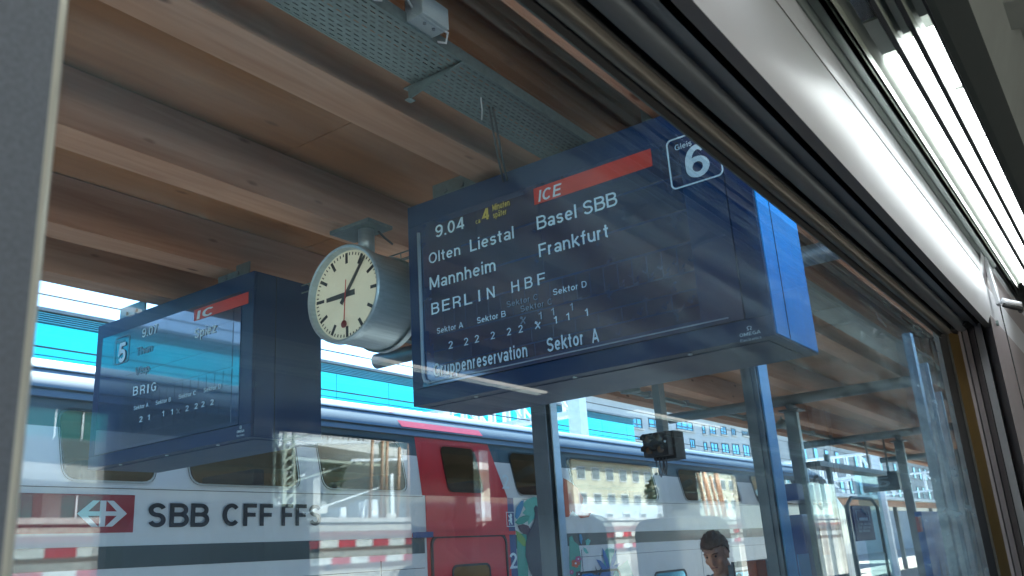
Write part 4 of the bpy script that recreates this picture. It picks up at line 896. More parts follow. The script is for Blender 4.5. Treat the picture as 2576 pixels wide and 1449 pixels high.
def win_on(par, tl, br, Y, m_g=m_winglass, bars=(2, 1), depth=.25, name='window'):
    a, b = at(*tl, Y=Y), at(*br, Y=Y)
    z1, z0 = a.z, b.z
    if z1 < z0: z1, z0 = z0, z1
    w = ring(MB(), [Vector((x, Y - .03, z)) for x, z in ((a.x, z0), (b.x, z0), (b.x, z1), (a.x, z1))], [Vector((x, Y - .03, z)) for x, z in ((a.x + .08, z0 + .08), (b.x - .08, z0 + .08), (b.x - .08, z1 - .08), (a.x + .08, z1 - .08))], (0, .025, 0)).build(name, m_wframe, par)
    box('pane', (a.x + .08, Y - .006, z0 + .08), (b.x - .08, Y - .002, z1 - .08), m_g, w)
    mb = MB()
    for i in range(1, bars[0]):
        x = a.x + (b.x - a.x) * i / bars[0]; mb.box((x - .04, Y - .025, z0 + .08), (x + .04, Y - .008, z1 - .08))
    if bars[1] > 1: mb.box((a.x + .08, Y - .024, z0 + (z1 - z0) * .36 - .04), (b.x - .08, Y - .009, z0 + (z1 - z0) * .36 + .04))
    if mb.v: mb.build('glazing_bar', m_wframe, w)
    box('sill', (a.x - .1, Y - .14, z0 - .1), (b.x + .1, Y - .004, z0 - .01), m_conc, w)
OY = 26.0
off = thing('office_building', 'pale grey office building with rows of windows under the canopy edge', 'building', (60, 31, -2.6))
f8 = lambda x, y: full(x, y, (2000, 1200), .27605)
ox0, ox1 = at(1590, 1060, Y=OY).x, at(*f8(1418, 700), Y=OY).x
box('wall', (ox0 - 6, OY, -2.6), (ox1, OY + 12, 9.3), m_render, off)
for tl, br, bars in (((40, 462), (172, 607), (2, 2)), ((236, 475), (458, 625), (3, 2)), ((555, 497), (760, 640), (3, 2)), ((62, 682), (186, 745), (2, 1)), ((268, 690), (458, 760), (2, 1)), ((715, 715), (785, 835), (2, 1)),
                     ((855, 558), (903, 668), (1, 2)), ((940, 563), (1024, 676), (2, 2)), ((1066, 570), (1148, 682), (2, 2)), ((1192, 595), (1252, 686), (2, 2)), ((1318, 625), (1392, 692), (2, 2)),
                     ((872, 752), (925, 858), (1, 1)), ((955, 758), (1052, 876), (2, 1)), ((1082, 765), (1180, 892), (2, 1)), ((1203, 772), (1300, 910), (2, 1)), ((1328, 780), (1420, 930), (2, 1))):
    win_on(off, f8(*tl), f8(*br), OY, bars=bars)
box('downpipe', (ox1 - .3, OY - .12, -2.6), (ox1 - .18, OY - .004, 9.2), m_steel, off)
MB().sweep([(OY - .6, 9.3), (OY + 6, 12.5), (OY + 12.6, 9.3)], ox0 - 6.5, ox1 + .4).build('roof', m_tile, off)
off2 = thing('low_wing', 'lower pale wing with one window right of the office building', 'building', (ox1 + 8, 33, -2.6))
box('wall', (ox1 + .1, 30, -2.6), (ox1 + 30, 40, 8.0), m_render, off2)
for k in range(9):
    x = ox1 + 4 + k * 2.9
    w = box('window', (x, 29.93, 5.2), (x + 1.2, 29.99, 6.9), m_wframe, off2); box('pane', (x + .1, 29.90, 5.3), (x + 1.1, 29.925, 6.8), m_winglass, w)
far = thing('far_block', 'long far building with small windows above the low white canopy', 'building', (150, 60, -2.6))
box('wall', (118, 40, -2.6), (320, 52, 15.5), mat('far_render', (.38, .41, .42), .9, var=.1, scale=.5), far)
for r_ in range(2):
    for k in range(34):
        x = 122 + k * 5.4
        w = box('window', (x, 39.9, 6.6 + r_ * 4.0), (x + 1.9, 39.97, 9.2 + r_ * 4.0), m_wframe, far)
        box('pane', (x + .2, 39.85, 6.8 + r_ * 4.0), (x + 1.7, 39.895, 9.0 + r_ * 4.0), m_winglass, w)
# next platform roof
lc_ = thing('low_white_canopy', 'low pale canopy of the next platform running into the distance', 'canopy', (60, 14, -1.7))
MB().sweep([(12.6, 1.95), (12.6, 2.12), (15.5, 2.55), (18.4, 2.12), (18.4, 1.95), (15.5, 2.3)], 42, 160).build('roof', m_sheet, lc_)
MB().sweep([(12.9, 1.60), (13.1, 1.60), (13.1, 1.93), (12.9, 1.93)], 42, 160).build('beam', w_beam, lc_)
for k in range(9):
    x = 44 + k * 12
    box('column', (x, 15.3, -2.3), (x + .25, 15.55, 2.3), m_steel, lc_)
# overhead line gantries
def lattice(par, a, b, h, w, n, m=m_lat, t=.10, name='lattice_girder'):
    a = Vector(a); b = Vector(b); mb = MB(); up = Vector((0, 0, h)); d = (b - a)
    side = d.cross(Vector((0, 0, 1))).normalized() * w
    for o_ in (Vector(), side):
        mb.bar(a + o_, b + o_, t); mb.bar(a + up + o_, b + up + o_, t)
        for i in range(n + 1):
            p = a + d * i / n + o_; mb.bar(p, p + up, t * .8)
            if i < n and i % 3 == 0: mb.bar(p, p + d / n + up, t * .6)
    for i in range(n + 1):
        p = a + d * i / n; mb.bar(p, p + side, t * .6); mb.bar(p + up, p + up + side, t * .6)
    return mb.build(name, m, par)
def gantry(label, mx, my, zt, y_far, h=.9, x_slant=0.0):
    o = thing('overhead_gantry', label, 'gantry', (mx, my, -2.6), 'white overhead line gantries')
    MB().box((mx - .18, my - .18, -2.6), (mx + .18, my + .18, zt + h + .8)).build('mast', m_lat, o)
    lattice(o, (mx, my + .2, zt), (mx + x_slant, y_far, zt), h, .5, 16)
    for k in range(4):
        y = my + 1.5 + (y_far - my) * k / 4
        MB().bar((mx + .25, y, zt), (mx + .25, y, zt - .7), .06).build('dropper', m_steel, o)
        MB().bar((mx + .25, y, zt - .7), (mx + .25, y + .9, zt - .5), .05).build('arm', m_steel, o)
    return o
p = at(1453, 1040, Y=11.9); gantry('white lattice overhead gantry beside the big pillar, nearest one', p.x, 11.9, p.z + .05, 4.0 + 8.2 + 8, .7)
p = at(2205, 1170, Y=12.2); gantry('white lattice gantry seen above the platform 5 sign', p.x, 12.2, p.z - .5, 24, 1.2)
p = at(2330, 1205, Y=12.2); gantry('farthest white lattice gantry beyond the low canopy', p.x + 6, 12.2, p.z - .5, 30, 1.3)
wr = thing('overhead_wires', 'thin dark overhead wires strung along the track behind the train', 'wires', (30, 11.9, 4))
for k, (y, z) in enumerate(((9.25, 3.25), (9.25, 4.1), (12.3, 4.3), (13.4, 3.6), (13.9, 4.6))):
    MB().bar((-20, y, z), (150, y, z), .022).build('wire', m_black, wr)

# ================================================================== 8. PLATFORM FURNITURE ON THE RIGHT
sh = thing('glass_shelter', 'glazed waiting shelter with steel posts beyond the man', 'shelter', (14, 3.8, PF))
for (px, ww) in ((2040, .05), (2105, .04)):
    p = at(px, 1300, Y=3.7)
    MB().box((p.x - ww, 3.7 - .03, PF + .01), (p.x + ww, 3.7 + .03, 1.15)).build('post', m_galv, sh)
MB().box((14.25, 3.72, PF + .1), (15.6, 3.73, .95)).build('glass_wall', p_shelter, sh)
MB().box((12.2, 3.6, .95), (15.8, 3.85, 1.02)).build('top_rail', m_steel, sh)
q0, q1 = at(2003, 1215, Y=4.1), at(2096, 1262, Y=4.1)
vm = thing('blue_ticket_machine', 'tall blue machine with round emblem above standing in the shelter', 'ticket machine', (q0.x + .6, 4.3, PF))
box('header', (q0.x, 4.1, q1.z), (q1.x, 4.5, q0.z), m_trainblue, vm, bevel=.02)
box('body', (q0.x + .1, 4.12, PF + .01), (q1.x, 4.6, at(2096, 1294, Y=4.12).z), m_trainblue, vm, bevel=.02)
cc = at(2060, 1238, Y=4.09)
ring(MB(), [Vector((cc.x + .22 * math.cos(t), 4.094, cc.z + .26 * math.sin(t))) for t in [math.pi * i / 12 for i in range(24)]], [Vector((cc.x + .17 * math.cos(t), 4.094, cc.z + .21 * math.sin(t))) for t in [math.pi * i / 12 for i in range(24)]], (0, -.004, 0)).build('emblem', m_dim_print, vm)
a, b = at(2006, 1395, Y=4.11), at(2042, 1449, Y=4.11)
box('screen', (a.x, 4.105, PF + .3), (b.x, 4.118, a.z), mat('screen_blue', (.03, .28, .6), .3, var=.1), vm)
a, b = at(2062, 1330, Y=4.11), at(2088, 1395, Y=4.11)
box('notice', (a.x, 4.105, b.z), (b.x, 4.118, a.z), mat('notice_maroon', (.12, .05, .10), .5, var=.1), vm)
# arched tube stand with smoking sign
SY = 3.2
a1, a2, at_ = at(2130, 1275, Y=SY), at(2206, 1275, Y=SY), at(2168, 1254, Y=SY)
hb = thing('sign_hoop', 'arched steel tube hoop carrying the blue smoking notice', 'sign stand', ((a1.x + a2.x) / 2, SY, PF))
zt_ = at_.z
MB().tube([(a1.x, SY, PF), (a1.x, SY, a1.z), (a1.x + .06, SY, zt_ - .08), (a1.x + .25, SY, zt_), (a2.x - .25, SY, zt_), (a2.x - .06, SY, zt_ - .08), (a2.x, SY, a2.z), (a2.x, SY, PF)], .022, 10).build('hoop', m_galv, hb, smooth=True)
t0, t1 = at(2140, 1272, Y=SY - .03), at(2202, 1358, Y=SY - .03)
sg = MB().box((t0.x, SY - .04, t1.z), (t1.x, SY - .015, t0.z)).build('notice_board', m_signblue, hb)
fr = [(t0.x + .15 * (t1.x - t0.x), t0.z - .06), (t0.x + .85 * (t1.x - t0.x), t0.z - .06), (t0.x + .85 * (t1.x - t0.x), t0.z - .44 * (t0.z - t1.z)), (t0.x + .15 * (t1.x - t0.x), t0.z - .44 * (t0.z - t1.z))]
cxs = sum(p[0] for p in fr) / 4; czs = sum(p[1] for p in fr) / 4
ring(MB(), [Vector((x, SY - .041, z)) for x, z in fr], [Vector((cxs + (x - cxs) * .95, SY - .041, czs + (z - czs) * .95)) for x, z in fr], (0, -.003, 0)).build('frame_line', m_white_print, sg)
ww_ = (fr[1][0] - fr[0][0])
MB().bar((cxs - ww_ * .33, SY - .044, czs - .04), (cxs + ww_ * .16, SY - .044, czs - .04), .004, .035).build('cigarette_symbol', m_white_print, sg)
MB().bar((cxs + ww_ * .2, SY - .044, czs - .04), (cxs + ww_ * .3, SY - .044, czs - .04), .004, .035).build('cigarette_symbol', m_white_print, sg)
MB().tube([(cxs + ww_ * .28, SY - .045, czs), (cxs + ww_ * .22, SY - .045, czs + .04), (cxs + ww_ * .05, SY - .045, czs + .05), (cxs, SY - .045, czs + .09)], .007, 6).build('smoke_symbol', m_white_print, sg)
for k, s_ in enumerate(('Danke, dass Sie', 'Ihre Zigarette', 'hier löschen.')):
    zz = t0.z - (t0.z - t1.z) * (.56 + .10 * k)
    text_mb(MB(), s_, (t0.x + .15 * (t1.x - t0.x), SY - .042, zz), (t0.x + (.82 - .04 * k) * (t1.x - t0.x), SY - .042, zz), .04, UP, (0, -1, 0), .01, .002).build('lettering', m_white_print, sg)
# hanging sector sign 5 D : faces along the platform
sx5 = 22.0
a, b = at(2165, 1193, X=sx5), at(2265, 1232, X=sx5)
s5 = thing('sector_sign', 'dark hanging sign reading 5 D far along the platform', 'sign', (sx5, (a.y + b.y) / 2, 2.2))
zt5, zb5 = at(2215, 1188, X=sx5).z, at(2215, 1236, X=sx5).z
box('panel', (sx5, b.y, zb5), (sx5 + .25, a.y, zt5), mat('sign_dark', (.03, .06, .08), .4, var=.1), s5, bevel=.01)
for y in (a.y - .2, b.y + .2): MB().bar((sx5 + .12, y, zt5), (sx5 + .12, y, 2.29), .04).build('hanger', m_steel, s5)
hh_ = (zt5 - zb5)
text_mb(MB(), '5', (sx5 - .001, a.y - .30, zb5 + hh_ * .22), (sx5 - .001, a.y - .62, zb5 + hh_ * .22), hh_ * .5, UP, NX, .02, .003).build('lettering', m_dim_print, s5)
text_mb(MB(), 'D', (sx5 - .001, b.y + .75, zb5 + hh_ * .22), (sx5 - .001, b.y + .38, zb5 + hh_ * .22), hh_ * .5, UP, NX, .02, .003).build('lettering', m_dim_print, s5)
# poster wall further on
a, b = at(2317, 1286, Y=3.5), at(2400, 1286, Y=3.5)
ps = thing('poster_stand', 'blue poster wall with dark shapes near the right window frame', 'poster', ((a.x + b.x) / 2, 3.5, PF))
box('board', (a.x, 3.5, PF + .2), (b.x + 1, 3.62, a.z), m_poster, ps, bevel=.01)
for x in (a.x + .1, b.x + .8): box('leg', (x, 3.52, PF), (x + .08, 3.6, PF + .199), m_steel, ps)
p = at(2308, 1300, Y=3.45); q = at(2322, 1338, Y=3.45)
box('red_flag', (p.x, 3.44, q.z), (q.x, 3.49, p.z), m_rw_red, ps)
for k in range(5):
    x = a.x + .5 + k * .5
    MB().prism([(x, 3.497, PF + .25), (x + .45, 3.497, PF + .25), (x + .33, 3.497, PF + .9 + .12 * (k % 3)), (x + .2, 3.497, PF + 1.25 - .1 * (k % 2)), (x + .1, 3.497, PF + .9)], (0, -.002, 0)).build('printed_shape', m_signblue, ps)
for k, (px, w_) in enumerate(((2345, .05), (2372, .02), (2392, .02))):  # pale bars reflected in the window, built as posts outside
    p = at(px, 1150, Y=1.3)
    o = MB().box((p.x - w_, 1.27, PF), (p.x + w_, 1.33, at(px, 885 + 60 * k, Y=1.3).z)).build('reflection_post', m_brushed)
    tag(o, ('widest pale post added for a reflected pole at the right end of the window', 'thin post added for a reflection just right of the widest post', 'thin post added for a reflection closest to the window frame')[k], 'post', 'posts standing in for reflections by the coach end')
# orange framed luggage trolley ads behind the man
or_ = thing('orange_panels', 'pair of orange and grey panels standing behind the man', 'panel', (7.6, 2.7, PF))
for (x0_, x1_, m_) in ((1900, 1926, m_orange), (1928, 1946, m_plastic), (1946, 1966, m_orange)):
    a, b = at(x0_, 1410, Y=2.55), at(x1_, 1410, Y=2.55)
    box('panel', (a.x + .005, 2.55, PF + .2), (b.x - .005, 2.62, at(1910, 1410, Y=2.55).z), m_, or_)
a, b = at(1858, 1412, Y=2.60), at(1966, 1412, Y=2.60)
MB().bar((a.x, 2.64, at(1880, 1418, Y=2.6).z), (b.x, 2.64, at(1880, 1418, Y=2.6).z), .04).build('top_bar', m_steel, or_)
for x in (a.x, b.x): MB().bar((x, 2.66, PF), (x, 2.66, at(1880, 1418, Y=2.6).z), .04).build('leg', m_steel, or_)

# ================================================================== 9. PEOPLE
def skin_mesh(joints, edges, radii, sub=1):
    me = bpy.data.meshes.new('sk'); me.from_pydata([Vector(j) for j in joints], edges, [])
    o = bpy.data.objects.new('sk', me); C.objects.link(o)
    md = o.modifiers.new('s', 'SKIN'); sk = me.skin_vertices[0].data
    for i, r_ in enumerate(radii): sk[i].radius = (r_, r_) if not isinstance(r_, tuple) else r_
    sk[0].use_root = True
    if sub: sb = o.modifiers.new('b', 'SUBSURF'); sb.levels = sub; sb.render_levels = sub
    dg = bpy.context.evaluated_depsgraph_get(); out = bpy.data.meshes.new_from_object(o.evaluated_get(dg))
    bpy.data.objects.remove(o)
    return out
def ell(bm, c, r, seg=24, rings=16, mtx=None):
    g = bmesh.ops.create_uvsphere(bm, u_segments=seg, v_segments=rings, radius=1)
    for v in g['verts']:
        v.co = Vector((v.co.x * r[0], v.co.y * r[1], v.co.z * r[2])) + Vector(c)
        if mtx: v.co = mtx @ v.co
    return g['verts']
def voxel(bm_or_me, size):
    if isinstance(bm_or_me, bmesh.types.BMesh):
        me = bpy.data.meshes.new('v'); bm_or_me.to_mesh(me)
    else: me = bm_or_me
    o = bpy.data.objects.new('v', me); C.objects.link(o)
    md = o.modifiers.new('r', 'REMESH'); md.mode = 'VOXEL'; md.voxel_size = size; md.use_smooth_shade = True
    sm = o.modifiers.new('s', 'SMOOTH'); sm.iterations = 3; sm.factor = .5
    dg = bpy.context.evaluated_depsgraph_get(); out = bpy.data.meshes.new_from_object(o.evaluated_get(dg))
    bpy.data.objects.remove(o)
    return out
def head_parts(Mh):
    """head in its own frame: face towards -y, centre at origin, mapped by Mh"""
    bm = bmesh.new()
    ell(bm, (0, .012, .015), (.074, .094, .100), mtx=Mh); ell(bm, (0, -.018, -.055), (.056, .068, .068), mtx=Mh); ell(bm, (0, -.058, -.092), (.028, .030, .026), mtx=Mh)
    ell(bm, (0, -.092, -.018), (.013, .020, .026), 12, 8, Mh); ell(bm, (0, -.082, .012), (.010, .014, .030), 12, 8, Mh)
    ell(bm, (0, -.070, .040), (.052, .030, .016), 12, 8, Mh)
    for s in (-1, 1):
        ell(bm, (s * .076, .012, -.012), (.010, .022, .034), 12, 8, Mh); ell(bm, (s * .042, -.050, -.025), (.022, .026, .024), 12, 8, Mh)
    ell(bm, (0, -.080, -.056), (.026, .012, .009), 12, 8, Mh); ell(bm, (0, .02, -.10), (.062, .062, .085), mtx=Mh)
    return bm
def hair_mesh(Mh, bulk=.97):
    bm = bmesh.new(); vs = ell(bm, (0, .022, .030), (.083 * bulk, .104 * bulk, .106 * bulk), 40, 28)
    cut = [v for v in bm.verts if (v.co.z < .055 - max(0, (v.co.y + .03)) * 1.1 and v.co.y < .08 and abs(v.co.x) < .2 and v.co.z < .055 + v.co.y * -.9) or v.co.z < -.06]
    bmesh.ops.delete(bm, geom=cut, context='VERTS')
    rr = random.Random(3)
    for v in bm.verts:
        v.co *= 1 + rr.uniform(-.03, .07); v.co = Mh @ v.co
    return bm
def person(root, base, face, pose, Mh, jacket_m, name_part='body', extra=None):
    """pose: dict of joints in world space"""
    J = pose; names = list(J); idx = {n: i for i, n in enumerate(names)}
    E = [(idx[a], idx[b]) for a, b in (('pelvis', 'waist'), ('waist', 'chest'), ('chest', 'neck'), ('neck', 'headb'), ('chest', 'shL'), ('shL', 'elL'), ('elL', 'wrL'), ('chest', 'shR'), ('shR', 'elR'), ('elR', 'wrR'),
                                        ('pelvis', 'hipL'), ('hipL', 'knL'), ('knL', 'anL'), ('anL', 'toL'), ('pelvis', 'hipR'), ('hipR', 'knR'), ('knR', 'anR'), ('anR', 'toR'), ('wrL', 'haL'), ('wrR', 'haR'))]
    rad = dict(pelvis=.13, waist=.125, chest=.145, neck=.058, headb=.055, shL=.07, shR=.07, elL=.044, elR=.044, wrL=.028, wrR=.028, haL=.036, haR=.036, hipL=.095, hipR=.095, knL=.06, knR=.06, anL=.042, anR=.042, toL=.035, toR=.035)
    sk = skin_mesh([J[n] for n in names], E, [rad[n] for n in names], 1)
    bm = head_parts(Mh); bm.from_mesh(sk)
    for s in 'LR':            # fingers
        w_, h_ = Vector(J['wr' + s]), Vector(J['ha' + s]); d = (h_ - w_).normalized(); sdx = d.cross(Vector((0, 0, 1))).normalized() if abs(d.z) < .95 else Vector((1, 0, 0))
        for k in range(4):
            a = h_ + sdx * (.024 - .016 * k); ln = (.060, .070, .066, .052)[k]; cur = sdx.cross(d)
            for t in range(6):
                q = a + d * ln * t / 5 + cur * .016 * (t / 5) ** 2
                bmesh.ops.create_icosphere(bm, subdivisions=1, radius=.0085, matrix=Matrix.Translation(q))
        for t in range(6):
            q = w_.lerp(h_, .4) + (sdx * .03 + d * .035) * t / 5 * 1.3 + sdx * .018
            bmesh.ops.create_icosphere(bm, subdivisions=1, radius=.0095, matrix=Matrix.Translation(q))
    body = voxel(bm, .0075); bm.free()
    body.materials.clear(); body.materials.append(m_skin)
    o = link(name_part, body, root, True)
    hb_ = hair_mesh(Mh); me = bpy.data.meshes.new('hair'); hb_.to_mesh(me); hb_.free()
    me.materials.append(m_hair); h = link('hair', me, root, True)
    tf = MB(); rr = random.Random(5)
    for k in range(420):
        th, ph = rr.uniform(0, 2 * math.pi), rr.uniform(0, 1.45); n_ = Vector((math.sin(ph) * math.cos(th), math.sin(ph) * math.sin(th), math.cos(ph)))
        q = Vector((n_.x * .082, .022 + n_.y * .103, .030 + n_.z * .104))
        if q.z < .062 - max(0, q.y + .03) * 1.0 and q.y < .06: continue
        w_ = Vector((rr.uniform(-1, 1), -.6 + rr.uniform(-.5, .5), rr.uniform(-.4, .5))).normalized(); sdv = n_.cross(w_).normalized() * .0035; tip = q + (n_ * .5 + w_).normalized() * rr.uniform(.015, .032)
        tf.add([Mh @ (q - sdv), Mh @ (q + sdv), Mh @ tip], [(0, 1, 2)])
    tf.build('hair_strands', m_hair, root, kind='stuff')
    h = h; md = h.modifiers.new('s', 'SOLIDIFY'); md.thickness = .008; md.offset = 1
    # jacket and trousers: wider skins over the same joints
    def cloth(nm, use, scale, m, drop=None):
        ns = [n for n in names if n in use]; ii = {n: i for i, n in enumerate(ns)}
        ee = [(ii[names[a]], ii[names[b]]) for a, b in E if names[a] in ii and names[b] in ii]
        me = skin_mesh([J[n] for n in ns], ee, [rad[n] * scale + .012 for n in ns], 2); me.materials.clear(); me.materials.append(m)
        return link(nm, me, root, True)
    cloth('jacket', ('pelvis', 'waist', 'chest', 'shL', 'shR', 'elL', 'elR', 'wrL', 'wrR'), 1.10, jacket_m)
    cloth('trousers', ('pelvis', 'hipL', 'hipR', 'knL', 'knR', 'anL', 'anR'), 1.08, m_trous)
    for s in 'LR':
        a, b = Vector(J['an' + s]), Vector(J['to' + s]); MB().tube([a + Vector((0, 0, -.02)) - (b - a) * .2, a.lerp(b, .5), b + (b - a) * .25], [.05, .048, .034], 10).build('shoe', m_black, root, smooth=True)
    for s in (-1, 1):
        e = Mh @ Vector((s * .030, -.080, .016)); bme = bmesh.new(); bmesh.ops.create_uvsphere(bme, u_segments=10, v_segments=8, radius=.0075, matrix=Matrix.Translation(e)); me = bpy.data.meshes.new('eye'); bme.to_mesh(me); bme.free(); me.materials.append(mat('eye_dark', (.05, .035, .03), .3, var=0)); link('eye', me, root, True)
        MB().tube([Mh @ Vector((s * .014, -.094, .036)), Mh @ Vector((s * .032, -.094, .042)), Mh @ Vector((s * .052, -.080, .038))], .0032, 6).build('eyebrow', m_hair, root)
    MB().tube([Mh @ Vector((-.022, -.088, -.056)), Mh @ Vector((0, -.094, -.054)), Mh @ Vector((.022, -.088, -.056))], .004, 6).build('mouth', mat('lip', (.30, .10, .08), .5, var=0), root)
    return o
# man on the platform, walking towards us, looking down
mh = at(1800, 1393, Y=2.75)
face = Vector((-.98, -.05, 0)).normalized(); side = Vector((0, 0, 1)).cross(face)
mroot = thing('person', 'man in grey jacket with backpack straps looking down on the platform', 'person', (mh.x, mh.y, PF))
def frame(face, tilt, roll=0.0):
    f = (face * math.cos(tilt) + Vector((0, 0, -1)) * math.sin(tilt)).normalized(); x = Vector((0, 0, 1)).cross(f).normalized(); u = f.cross(x).normalized()
    x = -x  # local x to his left
    Rm = Matrix((( -x.x, -f.x, u.x, 0), (-x.y, -f.y, u.y, 0), (-x.z, -f.z, u.z, 0), (0, 0, 0, 1)))
    return Rm @ Matrix.Rotation(roll, 4, 'Y')
Mh = Matrix.Translation(mh) @ frame(face, R(24), R(-4)) @ Matrix.Scale(1.12, 4)
B = Vector((mh.x + .05, mh.y, 0)); L_ = side; F_ = face
def jt(s, f, z): return B + L_ * s + F_ * f + Vector((0, 0, z))
z0 = mh.z
pose = dict(pelvis=jt(0, 0, PF + .93), waist=jt(0, 0, PF + 1.12), chest=jt(0, .0, z0 - .36), neck=jt(0, .01, z0 - .20), headb=jt(0, .03, z0 - .10),
            shL=jt(.20, 0, z0 - .27), elL=jt(.26, -.02, z0 - .55), wrL=jt(.22, .16, z0 - .72), haL=jt(.20, .23, z0 - .75), shR=jt(-.20, 0, z0 - .27), elR=jt(-.26, -.02, z0 - .55), wrR=jt(-.24, .10, z0 - .78), haR=jt(-.23, .14, z0 - .85),
            hipL=jt(.10, 0, PF + .86), knL=jt(.11, .12, PF + .48), anL=jt(.11, .02, PF + .09), toL=jt(.12, .17, PF + .04), hipR=jt(-.10, 0, PF + .86), knR=jt(-.11, -.05, PF + .48), anR=jt(-.11, -.22, PF + .10), toR=jt(-.12, -.09, PF + .04))
person(mroot, None, face, pose, Mh, m_jacket)
for s in (-1, 1):      # backpack straps and collar
    MB().tube([jt(s * .10, -.16, z0 - .30), jt(s * .12, -.05, z0 - .165), jt(s * .125, .10, z0 - .23), jt(s * .13, .185, z0 - .36), jt(s * .15, .17, z0 - .55)], .020, 8).build('strap', m_trous, mroot, smooth=True)
    MB().tube([jt(s * .02, .12, z0 - .25), jt(s * .07, .07, z0 - .19), jt(s * .075, -.03, z0 - .165), jt(0, -.07, z0 - .16)], .022, 8).build('collar', m_shirt, mroot, smooth=True)
MB().prism([jt(-.07, .155, z0 - .24), jt(.07, .155, z0 - .24), jt(.05, .175, z0 - .45), jt(-.05, .175, z0 - .45)], F_ * .012).build('shirt_front', m_shirt, mroot)
bpk = box('backpack', jt(-.15, -.36, z0 - .62) - Vector((0, 0, 0)), jt(.15, -.16, z0 - .22), m_black) if False else None
lo = jt(-.15, -.34, z0 - .65); hi = jt(.15, -.15, z0 - .22)
tag(box('backpack', [min(a, b) for a, b in zip(lo, hi)], [max(a, b) for a, b in zip(lo, hi)], m_black, bevel=.03), 'dark backpack carried on the back of the man on the platform', 'backpack')

# ================================================================== 10. OUR COACH
coach = thing('coach_interior', 'grey coach side with window frame, light pelmet and glowing rack lamps above', 'train coach', (1.5, GY, -1.2))
def strip(name, pts, m, x0=-1.6, x1=3.42, par=coach, smooth=False):
    return MB().sweep(pts, x0, x1, closed=False).build(name, m, par, smooth=smooth)
def yz(r, y): return (y, r * y)
# window head, seen from below: strips of the soffit between glass and pelmet
strip('glass_seal', [(GY + .06, .82), (GY + .06, 1.302 * (GY + .06) + .002), yz(1.302, GY - .004), yz(1.35, .486)], m_black)
strip('glass_bead', [yz(1.297, GY - .006), yz(1.306, GY - .009)], m_galv)
n_ = 6
arc = [yz(1.35 + (1.447 - 1.35) * k / n_, .484 - .020 * k / n_ - .006 * math.sin(math.pi * k / n_)) for k in range(n_ + 1)]
strip('window_head', arc, m_alu_b, smooth=True)
strip('window_head_groove', [yz(1.447, .463), yz(1.50, .455)], m_black)
arc = [yz(1.50 + (1.66 - 1.50) * k / n_, .447 - .030 * k / n_ - .004 * math.sin(math.pi * k / n_)) for k in range(n_ + 1)]
strip('window_head', arc, m_alu_d, smooth=True)
strip('soffit', [yz(1.66, .4168), yz(1.775, .385)], mat('soffit_dark', (.14, .15, .17), .5, .2, .1))
strip('shadow_gap', [yz(1.775, .386), (.384, .76), (.366, .76), yz(1.835, .367)], m_slot)
strip('pelmet_lip', [yz(1.835, .3665), yz(1.95, .345)], mat('lip_grey', (.16, .155, .165), .5, .2, .1))
# pelmet panel, gently bulged
prof = []
for k in range(13):
    t = k / 12; r_ = 1.952 + (2.572 - 1.952) * t
    prof.append(yz(r_, .345 - .014 * t + .0 - .010 * math.sin(math.pi * t)))
strip('pelmet', prof, m_pelmet, smooth=True, x1=3.36)
strip('pelmet_seam', [yz(2.572, .3310), yz(2.580, .3345), yz(2.588, .3305)], m_slot)
prof = [yz(2.588 + (2.80 - 2.588) * k / 6, .3300 - .004 * k / 6 - .003 * math.sin(math.pi * k / 6)) for k in range(7)]
strip('pelmet_top', prof, m_pelmet, smooth=True)
strip('rack_profile', [yz(2.80, .325), yz(2.83, .322), yz(2.95, .312)], mat('rack_greygreen', (.24, .29, .28), .4, .3, .1), x1=3.6)
strip('rack_profile', [yz(2.955, .311), yz(3.10, .300)], mat('rack_pale', (.42, .48, .47), .4, .2, .1), x1=3.6)
strip('rack_slot', [yz(3.10, .2995), yz(3.2, .305), yz(3.30, .2855)], m_slot, x1=4.2)
# ladder of lamp channels in the rack, three rows
rack = thing('luggage_rack_lamps', 'three rows of glowing lamp cells in the rack along the top right', 'lamp', (2.5, .2, .92))
ZR = .90
rows = [(3.30, 4.04, 1.74, 3.9), (4.25, 4.86, 1.69, 3.9), (5.15, 6.15, 1.65, 3.9)]
nxt = [4.25, 5.15, 6.42]
for ri, (r0, r1, xs, xe) in enumerate(rows):
    y0, y1 = ZR / r1, ZR / r0; ym = y1 - (y1 - y0) * .42
    # channel side (unlit rounded flank) and lit diffuser cells
    pr = [(y1, ZR), (y1 - .004, ZR + .012), (ym, ZR + .020)]
    MB().sweep(pr, -1.6, xe, closed=False).build('channel', m_cell, rack)
    MB().sweep([(y0, ZR), (y0 - .0005, ZR + .03)], -1.6, xe, closed=False).build('channel', m_cell, rack)
    x = xs; k = 0
    while x < xe - .1:
        x2 = x + .312
        gp = .011 if ri < 2 else .036
        box('lamp_cell', (x + gp, y0 + .001, ZR + .012), (x2 - .001, ym - .001, ZR + .022), l_strip, rack)
        x = x2; k += 1
    for x2 in (-1.5, -1.18, -.86, -.54, -.22, .10, .42, .74):       # unseen lamp cells above the camera, added to brighten the pelmet
        box('lamp_cell', (x2 + .01, y0 + .001, ZR + .012), (x2 + .30, ym - .001, ZR + .022), l_strip, rack)
    # unlit start of the channel: blanks, and polished inserts added as bright daylight gaps
    for k in range(2):
        x2 = xs - .03 - k * .30
        box('blank_cell', (x2 - .14, y0 + .001, ZR + .012), (x2, ym, ZR + .022), m_cell, rack)
        box('mirror_cell', (x2 - .295, y0 + .001, ZR + .014), (x2 - .145, ym, ZR + .022), mat('polished_steel', (.55, .52, .48), .06, .95, .1), rack)
    box('slot_divider', (-1.6, ZR / nxt[ri] + .0006, ZR - .001), (4.2, y0 - .0008, ZR + .028), m_slot, rack)
